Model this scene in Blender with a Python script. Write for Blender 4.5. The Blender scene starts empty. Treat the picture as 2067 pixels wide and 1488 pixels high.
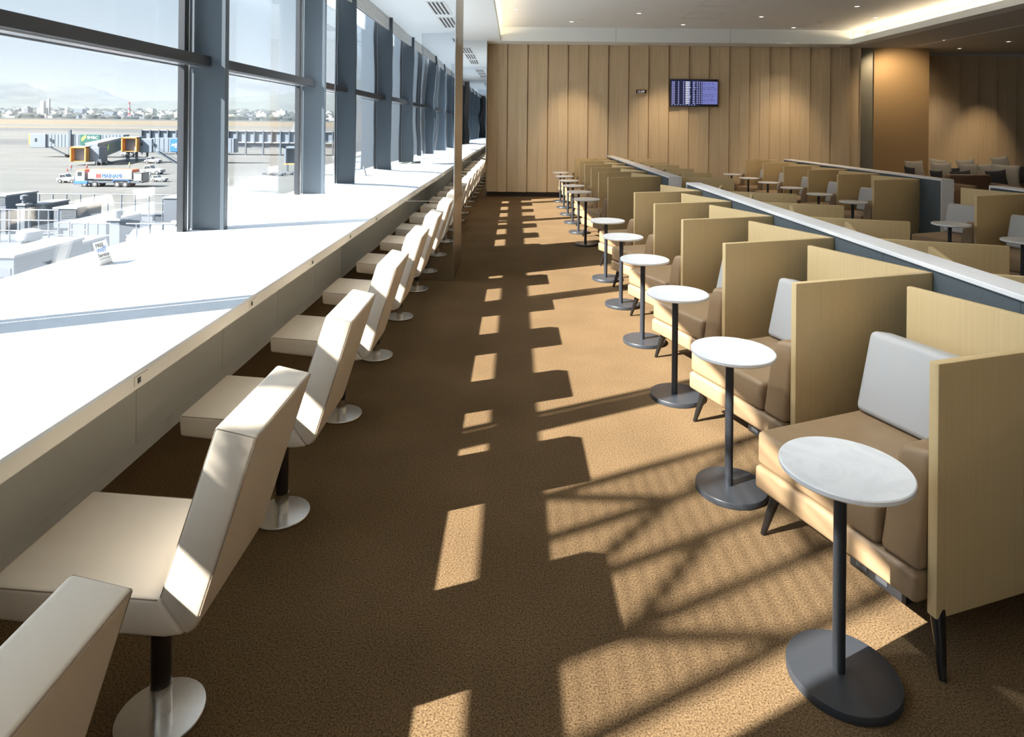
import bpy, bmesh, math, random
from mathutils import Vector, Matrix
C = bpy.context.scene.collection
sc = bpy.context.scene
R = math.radians
random.seed(7)

# ------------------------------------------------------------------ camera
FPX, CX, CY, EYE, ROLL = 1300.0, 1040.0, 252.0, 1.5, 0.010
cam_d = bpy.data.cameras.new('camera')
cam = bpy.data.objects.new('camera', cam_d); C.objects.link(cam)
cam_d.sensor_width = 36.0
cam_d.lens = FPX * 36.0 / 2067.0
cam_d.shift_x = (1033.5 - CX) / 2067.0
cam_d.shift_y = (CY - 744.0) / 2067.0
cam_d.clip_end = 20000
cam_d.clip_start = 0.02
cam.location = (-.008, 0, EYE)
cam.rotation_euler = (R(90), -ROLL, 0)
sc.camera = cam

# ------------------------------------------------------------------ sky, sun, exposure
AZ, EL = 26.5, 38.3
SUN_DIR = Vector((math.cos(R(AZ)) * math.cos(R(EL)), math.sin(R(AZ)) * math.cos(R(EL)), -math.sin(R(EL))))
w = bpy.data.worlds.new('world'); sc.world = w; w.use_nodes = True
nt = w.node_tree; nt.nodes.clear()
tcw = nt.nodes.new('ShaderNodeTexCoord'); sep = nt.nodes.new('ShaderNodeSeparateXYZ')
skr = nt.nodes.new('ShaderNodeValToRGB')
el = skr.color_ramp.elements
el[0].position = 0.0; el[0].color = (.72, .80, .86, 1)
el[1].position = 1.0; el[1].color = (.20, .36, .66, 1)
for p_, c_ in ((.10, (.66, .79, .88, 1)), (.30, (.52, .72, .90, 1)), (.6, (.34, .56, .84, 1))):
    e_ = el.new(p_); e_.color = c_
# bright hazy sky around the sun
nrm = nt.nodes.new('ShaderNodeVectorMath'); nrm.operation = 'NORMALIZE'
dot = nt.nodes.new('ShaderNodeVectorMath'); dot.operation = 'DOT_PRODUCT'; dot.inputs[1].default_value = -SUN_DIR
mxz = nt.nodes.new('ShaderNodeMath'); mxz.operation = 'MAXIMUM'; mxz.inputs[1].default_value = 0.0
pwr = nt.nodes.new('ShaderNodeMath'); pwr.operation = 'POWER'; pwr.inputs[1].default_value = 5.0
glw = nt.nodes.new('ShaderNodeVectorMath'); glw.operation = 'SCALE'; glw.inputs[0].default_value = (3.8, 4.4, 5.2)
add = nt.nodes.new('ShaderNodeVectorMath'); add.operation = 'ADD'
bg = nt.nodes.new('ShaderNodeBackground'); bg.inputs[1].default_value = 1.0
wo = nt.nodes.new('ShaderNodeOutputWorld')
L_ = nt.links.new
L_(tcw.outputs['Generated'], sep.inputs[0]); L_(sep.outputs['Z'], skr.inputs[0])
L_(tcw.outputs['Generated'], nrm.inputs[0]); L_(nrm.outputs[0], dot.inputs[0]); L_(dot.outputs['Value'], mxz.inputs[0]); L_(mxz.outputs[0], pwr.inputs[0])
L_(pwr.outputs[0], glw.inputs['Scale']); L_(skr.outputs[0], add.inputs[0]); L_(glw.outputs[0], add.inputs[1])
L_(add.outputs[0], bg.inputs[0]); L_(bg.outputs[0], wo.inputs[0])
sd = bpy.data.lights.new('sun', 'SUN'); sd.energy = 33.0; sd.angle = R(0.53); sd.color = (1.0, 0.96, 0.90)
so = bpy.data.objects.new('sun', sd); C.objects.link(so)
so.rotation_euler = SUN_DIR.to_track_quat('-Z', 'Y').to_euler(); so.location = (-30, -15, 30)
sc.view_settings.view_transform = 'Standard'
sc.view_settings.look = 'None'
sc.view_settings.gamma = 1.0
sc.view_settings.exposure = 0.0
sc.view_settings.use_curve_mapping = False
sc.cycles.max_bounces = 10
sc.cycles.diffuse_bounces = 5
sc.cycles.glossy_bounces = 6
sc.cycles.transparent_max_bounces = 24
sc.cycles.sample_clamp_indirect = 6.0

# ------------------------------------------------------------------ helpers
def tag(o, label=None, cat=None, group=None, kind=None):
    if label: o['label'] = label
    if cat: o['category'] = cat
    if group: o['group'] = group
    if kind: o['kind'] = kind
    return o

def empty(name, loc=(0, 0, 0), rz=0.0):
    o = bpy.data.objects.new(name, None); C.objects.link(o)
    o.location = loc; o.rotation_euler = (0, 0, rz); o.empty_display_size = 0.1
    return o

def copy_tree(o, parent=None):
    kids = list(o.children)
    c = o.copy(); C.objects.link(c)
    if parent is not None: c.parent = parent
    for k in kids: copy_tree(k, c)
    return c

def pt(px, py, Y):
    """world point at depth Y behind a picture position"""
    a, b = (px - CX) / FPX * Y, (CY - py) / FPX * Y
    c, s = math.cos(ROLL), math.sin(ROLL)
    return Vector((a * c - b * s, Y, EYE + a * s + b * c))

def ground_pt(px, py, z):
    c, s = math.cos(ROLL), math.sin(ROLL)
    A, B = (px - CX) / FPX, (CY - py) / FPX
    Y = (z - EYE) / (A * s + B * c)
    return pt(px, py, Y)

class MB:
    def __init__(self): self.bm = bmesh.new()
    def _merge(self, bm2, M=None):
        if M is not None: bm2.transform(M)
        me = bpy.data.meshes.new('tmp'); bm2.to_mesh(me); bm2.free()
        self.bm.from_mesh(me); bpy.data.meshes.remove(me)
    def box(self, x0, x1, y0, y1, z0, z1, bev=0.0, seg=2, M=None):
        b = bmesh.new(); bmesh.ops.create_cube(b, size=1.0)
        for v in b.verts:
            v.co = Vector((x0 + (v.co.x + .5) * (x1 - x0), y0 + (v.co.y + .5) * (y1 - y0), z0 + (v.co.z + .5) * (z1 - z0)))
        if bev > 0: bmesh.ops.bevel(b, geom=b.edges[:], offset=bev, segments=seg, profile=0.5, affect='EDGES')
        self._merge(b, M); return self
    def hexa(self, pts, bev=0.0, seg=2):
        """8 points: bottom loop 0-3, top loop 4-7"""
        b = bmesh.new(); v = [b.verts.new(p) for p in pts]
        for f in ((3, 2, 1, 0), (4, 5, 6, 7), (0, 1, 5, 4), (1, 2, 6, 5), (2, 3, 7, 6), (3, 0, 4, 7)): b.faces.new([v[i] for i in f])
        bmesh.ops.recalc_face_normals(b, faces=b.faces[:])
        if bev > 0: bmesh.ops.bevel(b, geom=b.edges[:], offset=bev, segments=seg, profile=0.5, affect='EDGES')
        self._merge(b); return self
    def prism(self, prof, lo, hi, axis='y', bev=0.0, seg=2, M=None):
        """prof: list of (a,b); axis y: (x,z) extruded along y; axis x: (y,z); axis z: (x,y)"""
        def P(a, b_, t):
            return {'y': (a, t, b_), 'x': (t, a, b_), 'z': (a, b_, t)}[axis]
        b = bmesh.new()
        l0 = [b.verts.new(P(p[0], p[1], lo)) for p in prof]; l1 = [b.verts.new(P(p[0], p[1], hi)) for p in prof]
        b.faces.new(l0); b.faces.new(list(reversed(l1)))
        n = len(prof)
        for i in range(n): b.faces.new((l0[i], l1[i], l1[(i + 1) % n], l0[(i + 1) % n]))
        bmesh.ops.recalc_face_normals(b, faces=b.faces[:])
        if bev > 0: bmesh.ops.bevel(b, geom=b.edges[:], offset=bev, segments=seg, profile=0.5, affect='EDGES')
        self._merge(b, M); return self
    def cyl(self, x, y, z0, z1, r0, r1=None, seg=32, M=None):
        r1 = r0 if r1 is None else r1
        b = bmesh.new()
        bmesh.ops.create_cone(b, cap_ends=True, segments=seg, radius1=r0, radius2=r1, depth=z1 - z0, matrix=Matrix.Translation((x, y, (z0 + z1) / 2)))
        self._merge(b, M); return self
    def lathe(self, prof, seg=48, M=None):
        b = bmesh.new(); rings = []
        for r, z in prof:
            if r < 1e-6: rings.append([b.verts.new((0, 0, z))])
            else: rings.append([b.verts.new((r * math.cos(2 * math.pi * i / seg), r * math.sin(2 * math.pi * i / seg), z)) for i in range(seg)])
        for A, B in zip(rings, rings[1:]):
            for i in range(seg):
                j = (i + 1) % seg
                if len(A) == 1 and len(B) == 1: continue
                if len(A) == 1: b.faces.new((A[0], B[i], B[j]))
                elif len(B) == 1: b.faces.new((A[i], A[j], B[0]))
                else: b.faces.new((A[i], A[j], B[j], B[i]))
        bmesh.ops.recalc_face_normals(b, faces=b.faces[:])
        self._merge(b, M); return self
    def tube(self, p0, p1, r0, r1=None, seg=10):
        p0, p1 = Vector(p0), Vector(p1); d = p1 - p0
        r1 = r0 if r1 is None else r1
        b = bmesh.new()
        bmesh.ops.create_cone(b, cap_ends=True, segments=seg, radius1=r0, radius2=r1, depth=d.length)
        M = Matrix.Translation((p0 + p1) / 2) @ d.to_track_quat('Z', 'Y').to_matrix().to_4x4()
        self._merge(b, M); return self
    def ball(self, c, r, sub=2, scale=(1, 1, 1)):
        b = bmesh.new(); bmesh.ops.create_icosphere(b, subdivisions=sub, radius=r)
        self._merge(b, Matrix.Translation(c) @ Matrix.Diagonal((*scale, 1))); return self
    def build(self, name, mat, parent=None, smooth=False, loc=None):
        me = bpy.data.meshes.new(name); self.bm.to_mesh(me); self.bm.free()
        if smooth:
            for p in me.polygons: p.use_smooth = True
            try: me.set_sharp_from_angle(angle=R(40))
            except Exception: pass
        me.materials.append(mat)
        o = bpy.data.objects.new(name, me); C.objects.link(o)
        if parent is not None: o.parent = parent
        if loc is not None: o.location = loc
        return o

def text(name, s, size, mat, parent, M, extrude=0.0, width=None, align='LEFT', shear=0.0):
    cu = bpy.data.curves.new(name, 'FONT'); cu.body = s; cu.size = size; cu.extrude = extrude
    cu.align_x = align; cu.shear = shear; cu.resolution_u = 3
    to = bpy.data.objects.new(name, cu); C.objects.link(to)
    bpy.context.view_layer.update()
    me = bpy.data.meshes.new_from_object(to.evaluated_get(bpy.context.evaluated_depsgraph_get()))
    bpy.data.objects.remove(to); bpy.data.curves.remove(cu)
    if width is not None and len(me.vertices):
        xs = [v.co.x for v in me.vertices]; k = width / max(1e-6, max(xs) - min(xs))
        for v in me.vertices: v.co.x *= k
    me.transform(M)
    me.materials.clear(); me.materials.append(mat)
    o = bpy.data.objects.new(name, me); C.objects.link(o)
    if parent is not None: o.parent = parent
    return o

# ------------------------------------------------------------------ materials
def mat_base(name):
    m = bpy.data.materials.new(name); m.use_nodes = True
    n = m.node_tree; b = n.nodes['Principled BSDF']
    return m, n, b

def plain(name, col, rough=0.5, metal=0.0, spec=0.5, var=0.0, vscale=8.0, bump=0.0, bscale=200.0, coat=0.0):
    m, n, b = mat_base(name)
    b.inputs['Base Color'].default_value = (*col, 1); b.inputs['Roughness'].default_value = rough
    b.inputs['Metallic'].default_value = metal; b.inputs['Specular IOR Level'].default_value = spec
    b.inputs['Coat Weight'].default_value = coat
    tc = n.nodes.new('ShaderNodeTexCoord')
    if var > 0:
        nz = n.nodes.new('ShaderNodeTexNoise'); nz.inputs['Scale'].default_value = vscale; nz.inputs['Detail'].default_value = 4
        n.links.new(tc.outputs['Object'], nz.inputs['Vector'])
        mr = n.nodes.new('ShaderNodeMapRange'); mr.inputs['From Min'].default_value = .3; mr.inputs['From Max'].default_value = .7
        mr.inputs['To Min'].default_value = 1 - var; mr.inputs['To Max'].default_value = 1 + var
        n.links.new(nz.outputs[0], mr.inputs['Value'])
        mx = n.nodes.new('ShaderNodeVectorMath'); mx.operation = 'SCALE'; mx.inputs[0].default_value = col
        n.links.new(mr.outputs[0], mx.inputs['Scale']); n.links.new(mx.outputs[0], b.inputs['Base Color'])
    if bump > 0:
        nz2 = n.nodes.new('ShaderNodeTexNoise'); nz2.inputs['Scale'].default_value = bscale; nz2.inputs['Detail'].default_value = 3
        n.links.new(tc.outputs['Object'], nz2.inputs['Vector'])
        bp = n.nodes.new('ShaderNodeBump'); bp.inputs['Strength'].default_value = bump; bp.inputs['Distance'].default_value = 0.002
        n.links.new(nz2.outputs[0], bp.inputs['Height']); n.links.new(bp.outputs[0], b.inputs['Normal'])
    return m

def wood(name, c0, c1, rough=0.5, scale=(60, 60, 1.2)):
    m, n, b = mat_base(name)
    tc = n.nodes.new('ShaderNodeTexCoord'); mp = n.nodes.new('ShaderNodeMapping'); mp.inputs['Scale'].default_value = scale
    nz = n.nodes.new('ShaderNodeTexNoise'); nz.inputs['Scale'].default_value = 1.5; nz.inputs['Detail'].default_value = 5; nz.inputs['Roughness'].default_value = .6
    cr = n.nodes.new('ShaderNodeValToRGB'); cr.color_ramp.elements[0].position = .3; cr.color_ramp.elements[1].position = .7
    cr.color_ramp.elements[0].color = (*c0, 1); cr.color_ramp.elements[1].color = (*c1, 1)
    n.links.new(tc.outputs['Object'], mp.inputs[0]); n.links.new(mp.outputs[0], nz.inputs['Vector'])
    n.links.new(nz.outputs[0], cr.inputs[0]); n.links.new(cr.outputs[0], b.inputs['Base Color'])
    b.inputs['Roughness'].default_value = rough; b.inputs['Specular IOR Level'].default_value = .35
    return m

def emit(name, col, s):
    m, n, b = mat_base(name)
    b.inputs['Base Color'].default_value = (0, 0, 0, 1)
    b.inputs['Emission Color'].default_value = (*col, 1); b.inputs['Emission Strength'].default_value = s
    return m

def carpet_mat():
    m, n, b = mat_base('carpet')
    tc = n.nodes.new('ShaderNodeTexCoord')
    n1 = n.nodes.new('ShaderNodeTexNoise'); n1.inputs['Scale'].default_value = 185; n1.inputs['Detail'].default_value = 3; n1.inputs['Roughness'].default_value = .8
    n2 = n.nodes.new('ShaderNodeTexNoise'); n2.inputs['Scale'].default_value = 2.5; n2.inputs['Detail'].default_value = 5
    for q in (n1, n2): n.links.new(tc.outputs['Object'], q.inputs['Vector'])
    cr = n.nodes.new('ShaderNodeValToRGB'); cr.color_ramp.elements[0].position = .36; cr.color_ramp.elements[1].position = .66
    cr.color_ramp.elements[0].color = (.044, .026, .0115, 1); cr.color_ramp.elements[1].color = (.215, .141, .074, 1)
    n.links.new(n1.outputs[0], cr.inputs[0])
    mr = n.nodes.new('ShaderNodeMapRange'); mr.inputs['From Min'].default_value = .3; mr.inputs['From Max'].default_value = .7
    mr.inputs['To Min'].default_value = .88; mr.inputs['To Max'].default_value = 1.1
    n.links.new(n2.outputs[0], mr.inputs[0])
    vm = n.nodes.new('ShaderNodeVectorMath'); vm.operation = 'SCALE'
    n.links.new(cr.outputs[0], vm.inputs[0]); n.links.new(mr.outputs[0], vm.inputs['Scale'])
    n.links.new(vm.outputs[0], b.inputs['Base Color'])
    b.inputs['Roughness'].default_value = 1.0; b.inputs['Specular IOR Level'].default_value = .05
    bp = n.nodes.new('ShaderNodeBump'); bp.inputs['Strength'].default_value = .2; bp.inputs['Distance'].default_value = .003
    n.links.new(n1.outputs[0], bp.inputs['Height']); n.links.new(bp.outputs[0], b.inputs['Normal'])
    return m

def marble_mat():
    m, n, b = mat_base('white_marble')
    tc = n.nodes.new('ShaderNodeTexCoord')
    wv = n.nodes.new('ShaderNodeTexNoise'); wv.inputs['Scale'].default_value = 5; wv.inputs['Detail'].default_value = 4; wv.inputs['Distortion'].default_value = 2.5
    n.links.new(tc.outputs['Object'], wv.inputs['Vector'])
    cr = n.nodes.new('ShaderNodeValToRGB'); cr.color_ramp.elements[0].position = .42; cr.color_ramp.elements[1].position = .55
    cr.color_ramp.elements[0].color = (.85, .85, .845, 1); cr.color_ramp.elements[1].color = (.91, .91, .905, 1)
    n.links.new(wv.outputs[0], cr.inputs[0]); n.links.new(cr.outputs[0], b.inputs['Base Color'])
    b.inputs['Roughness'].default_value = .22
    return m

def mirror_mat(wavy):
    m, n, b = mat_base('mirror')
    b.inputs['Base Color'].default_value = (.77, .80, .83, 1); b.inputs['Metallic'].default_value = 1; b.inputs['Roughness'].default_value = .01
    tc = n.nodes.new('ShaderNodeTexCoord'); nz = n.nodes.new('ShaderNodeTexNoise'); nz.inputs['Scale'].default_value = 1.6; nz.inputs['Detail'].default_value = 1
    n.links.new(tc.outputs['Object'], nz.inputs['Vector'])
    bp = n.nodes.new('ShaderNodeBump'); bp.inputs['Strength'].default_value = 1; bp.inputs['Distance'].default_value = wavy
    n.links.new(nz.outputs[0], bp.inputs['Height']); n.links.new(bp.outputs[0], b.inputs['Normal'])
    return m

def glass_mat():
    m = bpy.data.materials.new('window_glass'); m.use_nodes = True
    n = m.node_tree; n.nodes.clear()
    out = n.nodes.new('ShaderNodeOutputMaterial'); mix = n.nodes.new('ShaderNodeMixShader')
    tr = n.nodes.new('ShaderNodeBsdfTransparent'); tr.inputs[0].default_value = (.94, .95, .957, 1)
    gl = n.nodes.new('ShaderNodeBsdfGlossy'); gl.inputs['Roughness'].default_value = 0.0; gl.inputs['Color'].default_value = (.95, .97, 1, 1)
    lw = n.nodes.new('ShaderNodeLayerWeight'); lw.inputs['Blend'].default_value = .5
    pw = n.nodes.new('ShaderNodeMath'); pw.operation = 'POWER'; pw.inputs[1].default_value = 5
    ma = n.nodes.new('ShaderNodeMath'); ma.operation = 'MULTIPLY_ADD'; ma.inputs[1].default_value = .9; ma.inputs[2].default_value = .055
    n.links.new(lw.outputs['Facing'], pw.inputs[0]); n.links.new(pw.outputs[0], ma.inputs[0])
    n.links.new(ma.outputs[0], mix.inputs[0]); n.links.new(tr.outputs[0], mix.inputs[1]); n.links.new(gl.outputs[0], mix.inputs[2])
    n.links.new(mix.outputs[0], out.inputs[0])
    return m

M = {}
M['carpet'] = carpet_mat()
M['marble'] = marble_mat()
M['mirror'] = mirror_mat(0.0019)
M['glass'] = glass_mat()
M['wall_wood'] = wood('oak_veneer_wall', (.54, .42, .265), (.66, .53, .35), .55, (45, 45, .8))
M['panel_wood'] = wood('oak_laminate', (.555, .405, .205), (.61, .455, .24), .45, (110, 110, 1.2))
M['counter'] = plain('white_stone', (.57, .61, .65), .5, spec=.2, var=.02, vscale=6)
M['band'] = plain('cream_edge_band', (.62, .58, .50), .45)
M['fascia'] = plain('grey_laminate', (.68, .68, .62), .6, var=.05, vscale=300)
M['fin'] = plain('slate_paint', (.056, .072, .086), .42, spec=.4, var=.06, vscale=400)
M['beam'] = plain('dark_grey_paint', (.022, .024, .027), .4)
M['alu'] = plain('aluminium', (.78, .80, .82), .25, metal=1)
M['steel'] = plain('brushed_steel', (.70, .68, .65), .25, metal=1, var=.05, vscale=60)
M['steel_edge'] = plain('steel_trim', (.85, .86, .88), .2, metal=1)
M['champagne'] = plain('champagne_metal', (.37, .345, .31), .30, metal=1, var=.04, vscale=200)
M['bronze'] = plain('bronze_metal', (.55, .39, .21), .45, metal=.6, var=.04, vscale=120)
M['leather'] = plain('cream_leather', (.72, .63, .51), .42, spec=.45, bump=.12, bscale=350)
M['piping'] = plain('leather_seam', (.30, .235, .17), .5)
M['brown_leather'] = plain('tan_leather', (.275, .182, .100), .45, spec=.4, bump=.12, bscale=350, var=.05, vscale=15)
M['grey_leather'] = plain('grey_leather', (.44, .43, .415), .5, spec=.4, bump=.1, bscale=350)
M['dark_sleeve'] = plain('dark_brown_metal', (.018, .013, .010), .4)
M['iron'] = plain('dark_grey_iron', (.027, .030, .035), .38, spec=.5, var=.05, vscale=200)
M['black'] = plain('black_lacquer', (.010, .009, .008), .25)
M['plastic'] = plain('black_plastic', (.015, .015, .016), .4)
M['socket'] = plain('grey_socket', (.05, .054, .058), .4)
M['spine'] = plain('slate_fabric', (.085, .105, .115), .8, var=.12, vscale=250)
M['cap'] = wood('white_ash_laminate', (.80, .78, .77), (.87, .86, .85), .4, (40, 1.0, 40))
M['white'] = plain('white_paint', (.78, .78, .77), .5)
M['ceil'] = plain('ceiling_paint', (.85, .90, .92), .8)
M['ceil_dark'] = plain('ceiling_paint_grey', (.58, .60, .60), .8)
M['rear'] = plain('rear_wall_paint', (.25, .23, .21), .8)
M['base'] = plain('dark_skirting', (.02, .016, .012), .5)
M['vent'] = plain('vent_black', (.02, .02, .02), .6)
M['line'] = plain('ceiling_joint', (.48, .48, .47), .8)
M['cove'] = emit('warm_strip', (1.0, .74, .46), 40.0)
M['cove_pale'] = emit('pale_strip', (1.0, .72, .42), 26.0)
M['lamp'] = emit('downlight_led', (1.0, .88, .72), 6.0)
M['screen_dark'] = emit('screen_navy', (.010, .013, .045), 1.0)
M['screen_pale'] = emit('screen_lilac', (.17, .19, .48), 1.0)
M['screen_text'] = emit('screen_letters', (.42, .44, .85), 1.0)
M['screen_white'] = emit('screen_white', (.8, .82, 1.0), 1.0)
M['screen_ink'] = emit('screen_ink', (.06, .065, .20), 1.0)
M['clock_text'] = emit('clock_digits', (.95, .88, .95), 1.0)
M['sofa'] = plain('brown_sofa_leather', (.16, .10, .06), .5, var=.08)
M['pillow'] = plain('greige_linen', (.40, .37, .31), .9, bump=.2, bscale=500)
M['dark_pillow'] = plain('charcoal_linen', (.035, .035, .038), .9, bump=.2, bscale=500)
M['ink'] = plain('black_ink', (.02, .02, .022), .6)
M['blue_ink'] = plain('blue_ink', (.03, .22, .62), .6)
M['paper'] = plain('sign_card', (.85, .84, .82), .4)
M['strip_panel'] = plain('satin_grey_panel', (.34, .34, .29), .35, metal=.6)

# ------------------------------------------------------------------ room shell
Y0, Y1 = -12.0, 13.5
XW = -2.2
ZC = 3.18
ZU = 3.46
def struct(o, label, cat): return tag(o, label, cat, kind='structure')

o = MB().box(-2.6, 16, Y0 - .2, 15, -.25, 0).build('floor', M['carpet'])
struct(o, 'brown carpet floor running down the aisle', 'floor')
# oak board wall: repeating stepped boards
prof = []
x = -.587
pitch = .4206
n = int((7.2 - x) / pitch) + 1
front = 13.42
pts = []
for i in range(n):
    a = x + i * pitch; b = min(a + pitch / 2, 7.2); c = min(a + pitch, 7.2)
    pts += [(a, front + .04), (b - .002, front + .03), (b, front + .014), (c - .020, front), (c - .018, front + .075), (c - .001, front + .075)]
    if c >= 7.2: break
prof = [(x, 13.7)] + pts + [(7.2, 13.7)]
o = MB().prism(prof, .1, ZC, axis='z').build('wall_back', M['wall_wood'])
struct(o, 'oak board wall at the far end with vertical stepped boards', 'wall')
o = MB().box(-.59, 7.2, 13.47, 13.7, 0, .1).build('baseboard_back', M['base'])
struct(o, 'black skirting along the foot of the oak board wall', 'skirting')
o = MB().box(7.2, 7.47, 13.47, 13.7, 0, ZC).build('trim_1', M['strip_panel'])
struct(o, 'narrow grey panel between the oak wall and bronze pillar', 'wall panel')
o = MB().box(7.47, 8.62, 13.44, 14.45, 0, ZC).build('pillar', M['bronze'])
struct(o, 'broad satin bronze pillar beside the oak wall', 'pillar')
pts = []
x = 8.6
while x < 13.4:
    c = x + pitch
    pts += [(x, 14.33), (x + pitch / 2, 14.32), (c - .012, 14.30), (c - .006, 14.32), (c, 14.34)]
    x = c
o = MB().prism([(8.6, 14.6)] + pts + [(x, 14.6)], 0, ZC - .06, axis='z').build('wall_right', M['wall_wood'])
struct(o, 'dim oak board wall behind the sofa cushions', 'wall')
o = MB().box(x, 16, 14.3, 14.6, 0, ZC).build('wall_right_end', M['wall_wood'])
struct(o, 'plain oak wall past the sofas at the far right', 'wall')
o = MB().box(8.6, 16, 14.28, 14.6, ZC - .06, ZC).build('trim_2', M['ceil_dark'])
struct(o, 'grey head trim above the dim oak wall', 'trim')
o = MB().box(16, 16.2, Y0 - .2, 15, 0, 3.6).build('wall_side', M['rear'])
struct(o, 'plain side wall of the lounge, opposite the windows', 'wall')
o = MB().box(-2.4, 16, Y0 - .2, Y0, 0, 3.6).build('wall_rear', M['rear'])
struct(o, 'plain wall behind the viewpoint', 'wall')
o = MB().box(-2.42, -2.25, Y0 - .2, 14.6, -.25, .75).build('wall_left', M['fascia'])
struct(o, 'low wall under the windows behind the counter', 'wall')
o = MB().box(-2.42, -.587, 13.57, 13.75, 0, 3.6).box(-2.30, -2.226, 11.72, 13.57, .77, 3.6).build('wall_left_end_sun_block', M['rear'])  # second box added outside the last bay to keep sun off the oak wall
struct(o, 'short far end wall with an added stretch blocking sun from the last window', 'wall')

# ceilings
mb = MB().box(-2.05, -.60, Y0, 14.6, ZC, 3.62).box(-2.45, -2.05, Y0, 14.6, 3.60, 3.62).box(-.60, -.317, Y0, 12.9, ZC, 3.21).box(-.335, -.317, Y0, 12.9, 3.21, 3.30)
o = mb.build('ceiling', M['ceil']); struct(o, 'low white ceiling strip above the window counter', 'ceiling')
o = MB().box(-.62, 7.05, Y0, 13.0, ZU, 3.62).build('ceiling_upper', M['ceil'])
struct(o, 'raised pale ceiling over the booths', 'ceiling')
o = MB().box(-.6, 6.72, 12.9, 13.7, ZC, 3.6).build('ceiling_back', M['ceil'])
struct(o, 'lowered ceiling band in front of the oak wall', 'ceiling')
o = MB().box(6.72, 16, 12.9, 14.6, ZC, 3.6).box(7.0, 16, Y0, 12.9, ZC, 3.6).build('ceiling_side', M['ceil_dark'])
struct(o, 'lower grey ceiling on the right side', 'ceiling')
o = MB().box(6.72, 7.0, Y0, 12.9, ZC, 3.21).box(6.72, 6.74, Y0, 12.9, 3.21, 3.29).build('trim_3', M['ceil'])
struct(o, 'pale cove lip glowing along the right edge of the raised ceiling', 'cove')
for i, xx in enumerate((1.99, 4.28)):
    o = MB().box(xx - .004, xx + .004, 12.897, 12.9, ZC, ZU).build('trim_%d' % (4 + i), M['line'])
    struct(o, ('left' if i == 0 else 'right') + ' upright joint in the ceiling step above the oak wall', 'joint')
o = MB().box(8.1, 8.14, 5.0, 13.0, ZC - .004, ZC).build('trim_6', M['ceil'])
struct(o, 'thin pale slot line across the grey ceiling', 'slot')
# access hatches: fine joint lines
for i, (a, b) in enumerate((((1412, 8), (1500, 3)), ((1390, 33), (1448, 30)))):
    p = pt((a[0] + b[0]) / 2, (a[1] + b[1]) / 2, 1)
    d = (ZU - EYE) / (p.z - EYE); cx, cy = p.x * d, d
    m_ = MB()
    for q in (-.3, .3):
        m_.box(cx + q - .004, cx + q + .004, cy - .3, cy + .3, ZU - .003, ZU + .01)
        m_.box(cx - .3, cx + .3, cy + q - .004, cy + q + .004, ZU - .003, ZU + .01)
    tag(m_.build('ceiling_hatch', M['line']), ('nearer' if i == 0 else 'farther') + ' square access hatch outlined in the raised ceiling', 'hatch', 'ceiling hatches')
# cove strips
for nm, xx, lab in (('cove_light', 6.975, 'warm light strip hidden in the cove on the right'), ('cove_light', -.575, 'warm light strip hidden in the cove on the left')):
    tag(MB().box(xx - .012, xx + .012, Y0 + .3, 12.8, 3.225, 3.275).build(nm, M['cove'] if xx > 0 else M['cove_pale']), lab, 'light strip', 'cove light strips')

# downlights with their lamps
def downlight(px, py, zc, label):
    p = pt(px, py, 1); d = (zc - EYE) / (p.z - EYE)
    t = tag(empty('downlight', (p.x * d, d, zc)), label, 'downlight', 'ceiling downlights')
    MB().lathe([(.034, -.001), (.052, -.005), (.055, -.001), (.055, .01), (.034, .01)], 20).build('trim_ring', M['white'], t, True)
    MB().cyl(0, 0, .0, .008, .034, seg=16).build('lamp', M['lamp'], t)
    ld = bpy.data.lights.new('downlight', 'SPOT'); ld.energy = 60; ld.color = (1.0, .84, .66); ld.spot_size = R(95); ld.spot_blend = .7; ld.shadow_soft_size = .04
    lo = bpy.data.objects.new('lamp_light', ld); C.objects.link(lo); lo.parent = t; lo.location = (0, 0, -.02)
    return t
dl = [(1040, 20), (1153, 44), (1289, 27), (1378, 50), (1536, 34), (1601, 56), (1729, 13), (1766, 36)]
names = ['first', 'second', 'third', 'fourth', 'fifth', 'sixth', 'seventh', 'eighth']
for (px, py), nm in zip(dl, names): downlight(px, py, ZU, 'small round downlight, %s from the left on the raised ceiling' % nm)
for i, (px, py) in enumerate(((1936, 98), (2035, 84))): downlight(px, py, ZC, ('left' if i == 0 else 'right') + ' small round downlight in the grey ceiling on the right')

for i in range(6):  # added fill lamps out of view, lifting the tables and booth backs
    yy = 2.33 + .905 * i
    t = tag(empty('downlight', (-.18, yy, ZU)), 'added unseen tilted fill light at the left edge of the raised ceiling, %s from the viewpoint' % names[i], 'downlight', 'ceiling downlights')
    MB().lathe([(.034, -.001), (.052, -.005), (.055, -.001), (.055, .01), (.034, .01)], 20).build('trim_ring', M['white'], t, True)
    MB().cyl(0, 0, .0, .008, .034, seg=16).build('lamp', M['lamp'], t)
    ld = bpy.data.lights.new('downlight', 'SPOT'); ld.energy = 250; ld.color = (.90, .96, 1.0); ld.spot_size = R(42); ld.spot_blend = .9; ld.shadow_soft_size = .06
    lo = bpy.data.objects.new('lamp_light', ld); C.objects.link(lo); lo.parent = t; lo.location = (0, 0, -.03)
    lo.rotation_euler = Vector((1.62, 0, -2.86)).to_track_quat('-Z', 'Y').to_euler()

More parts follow.
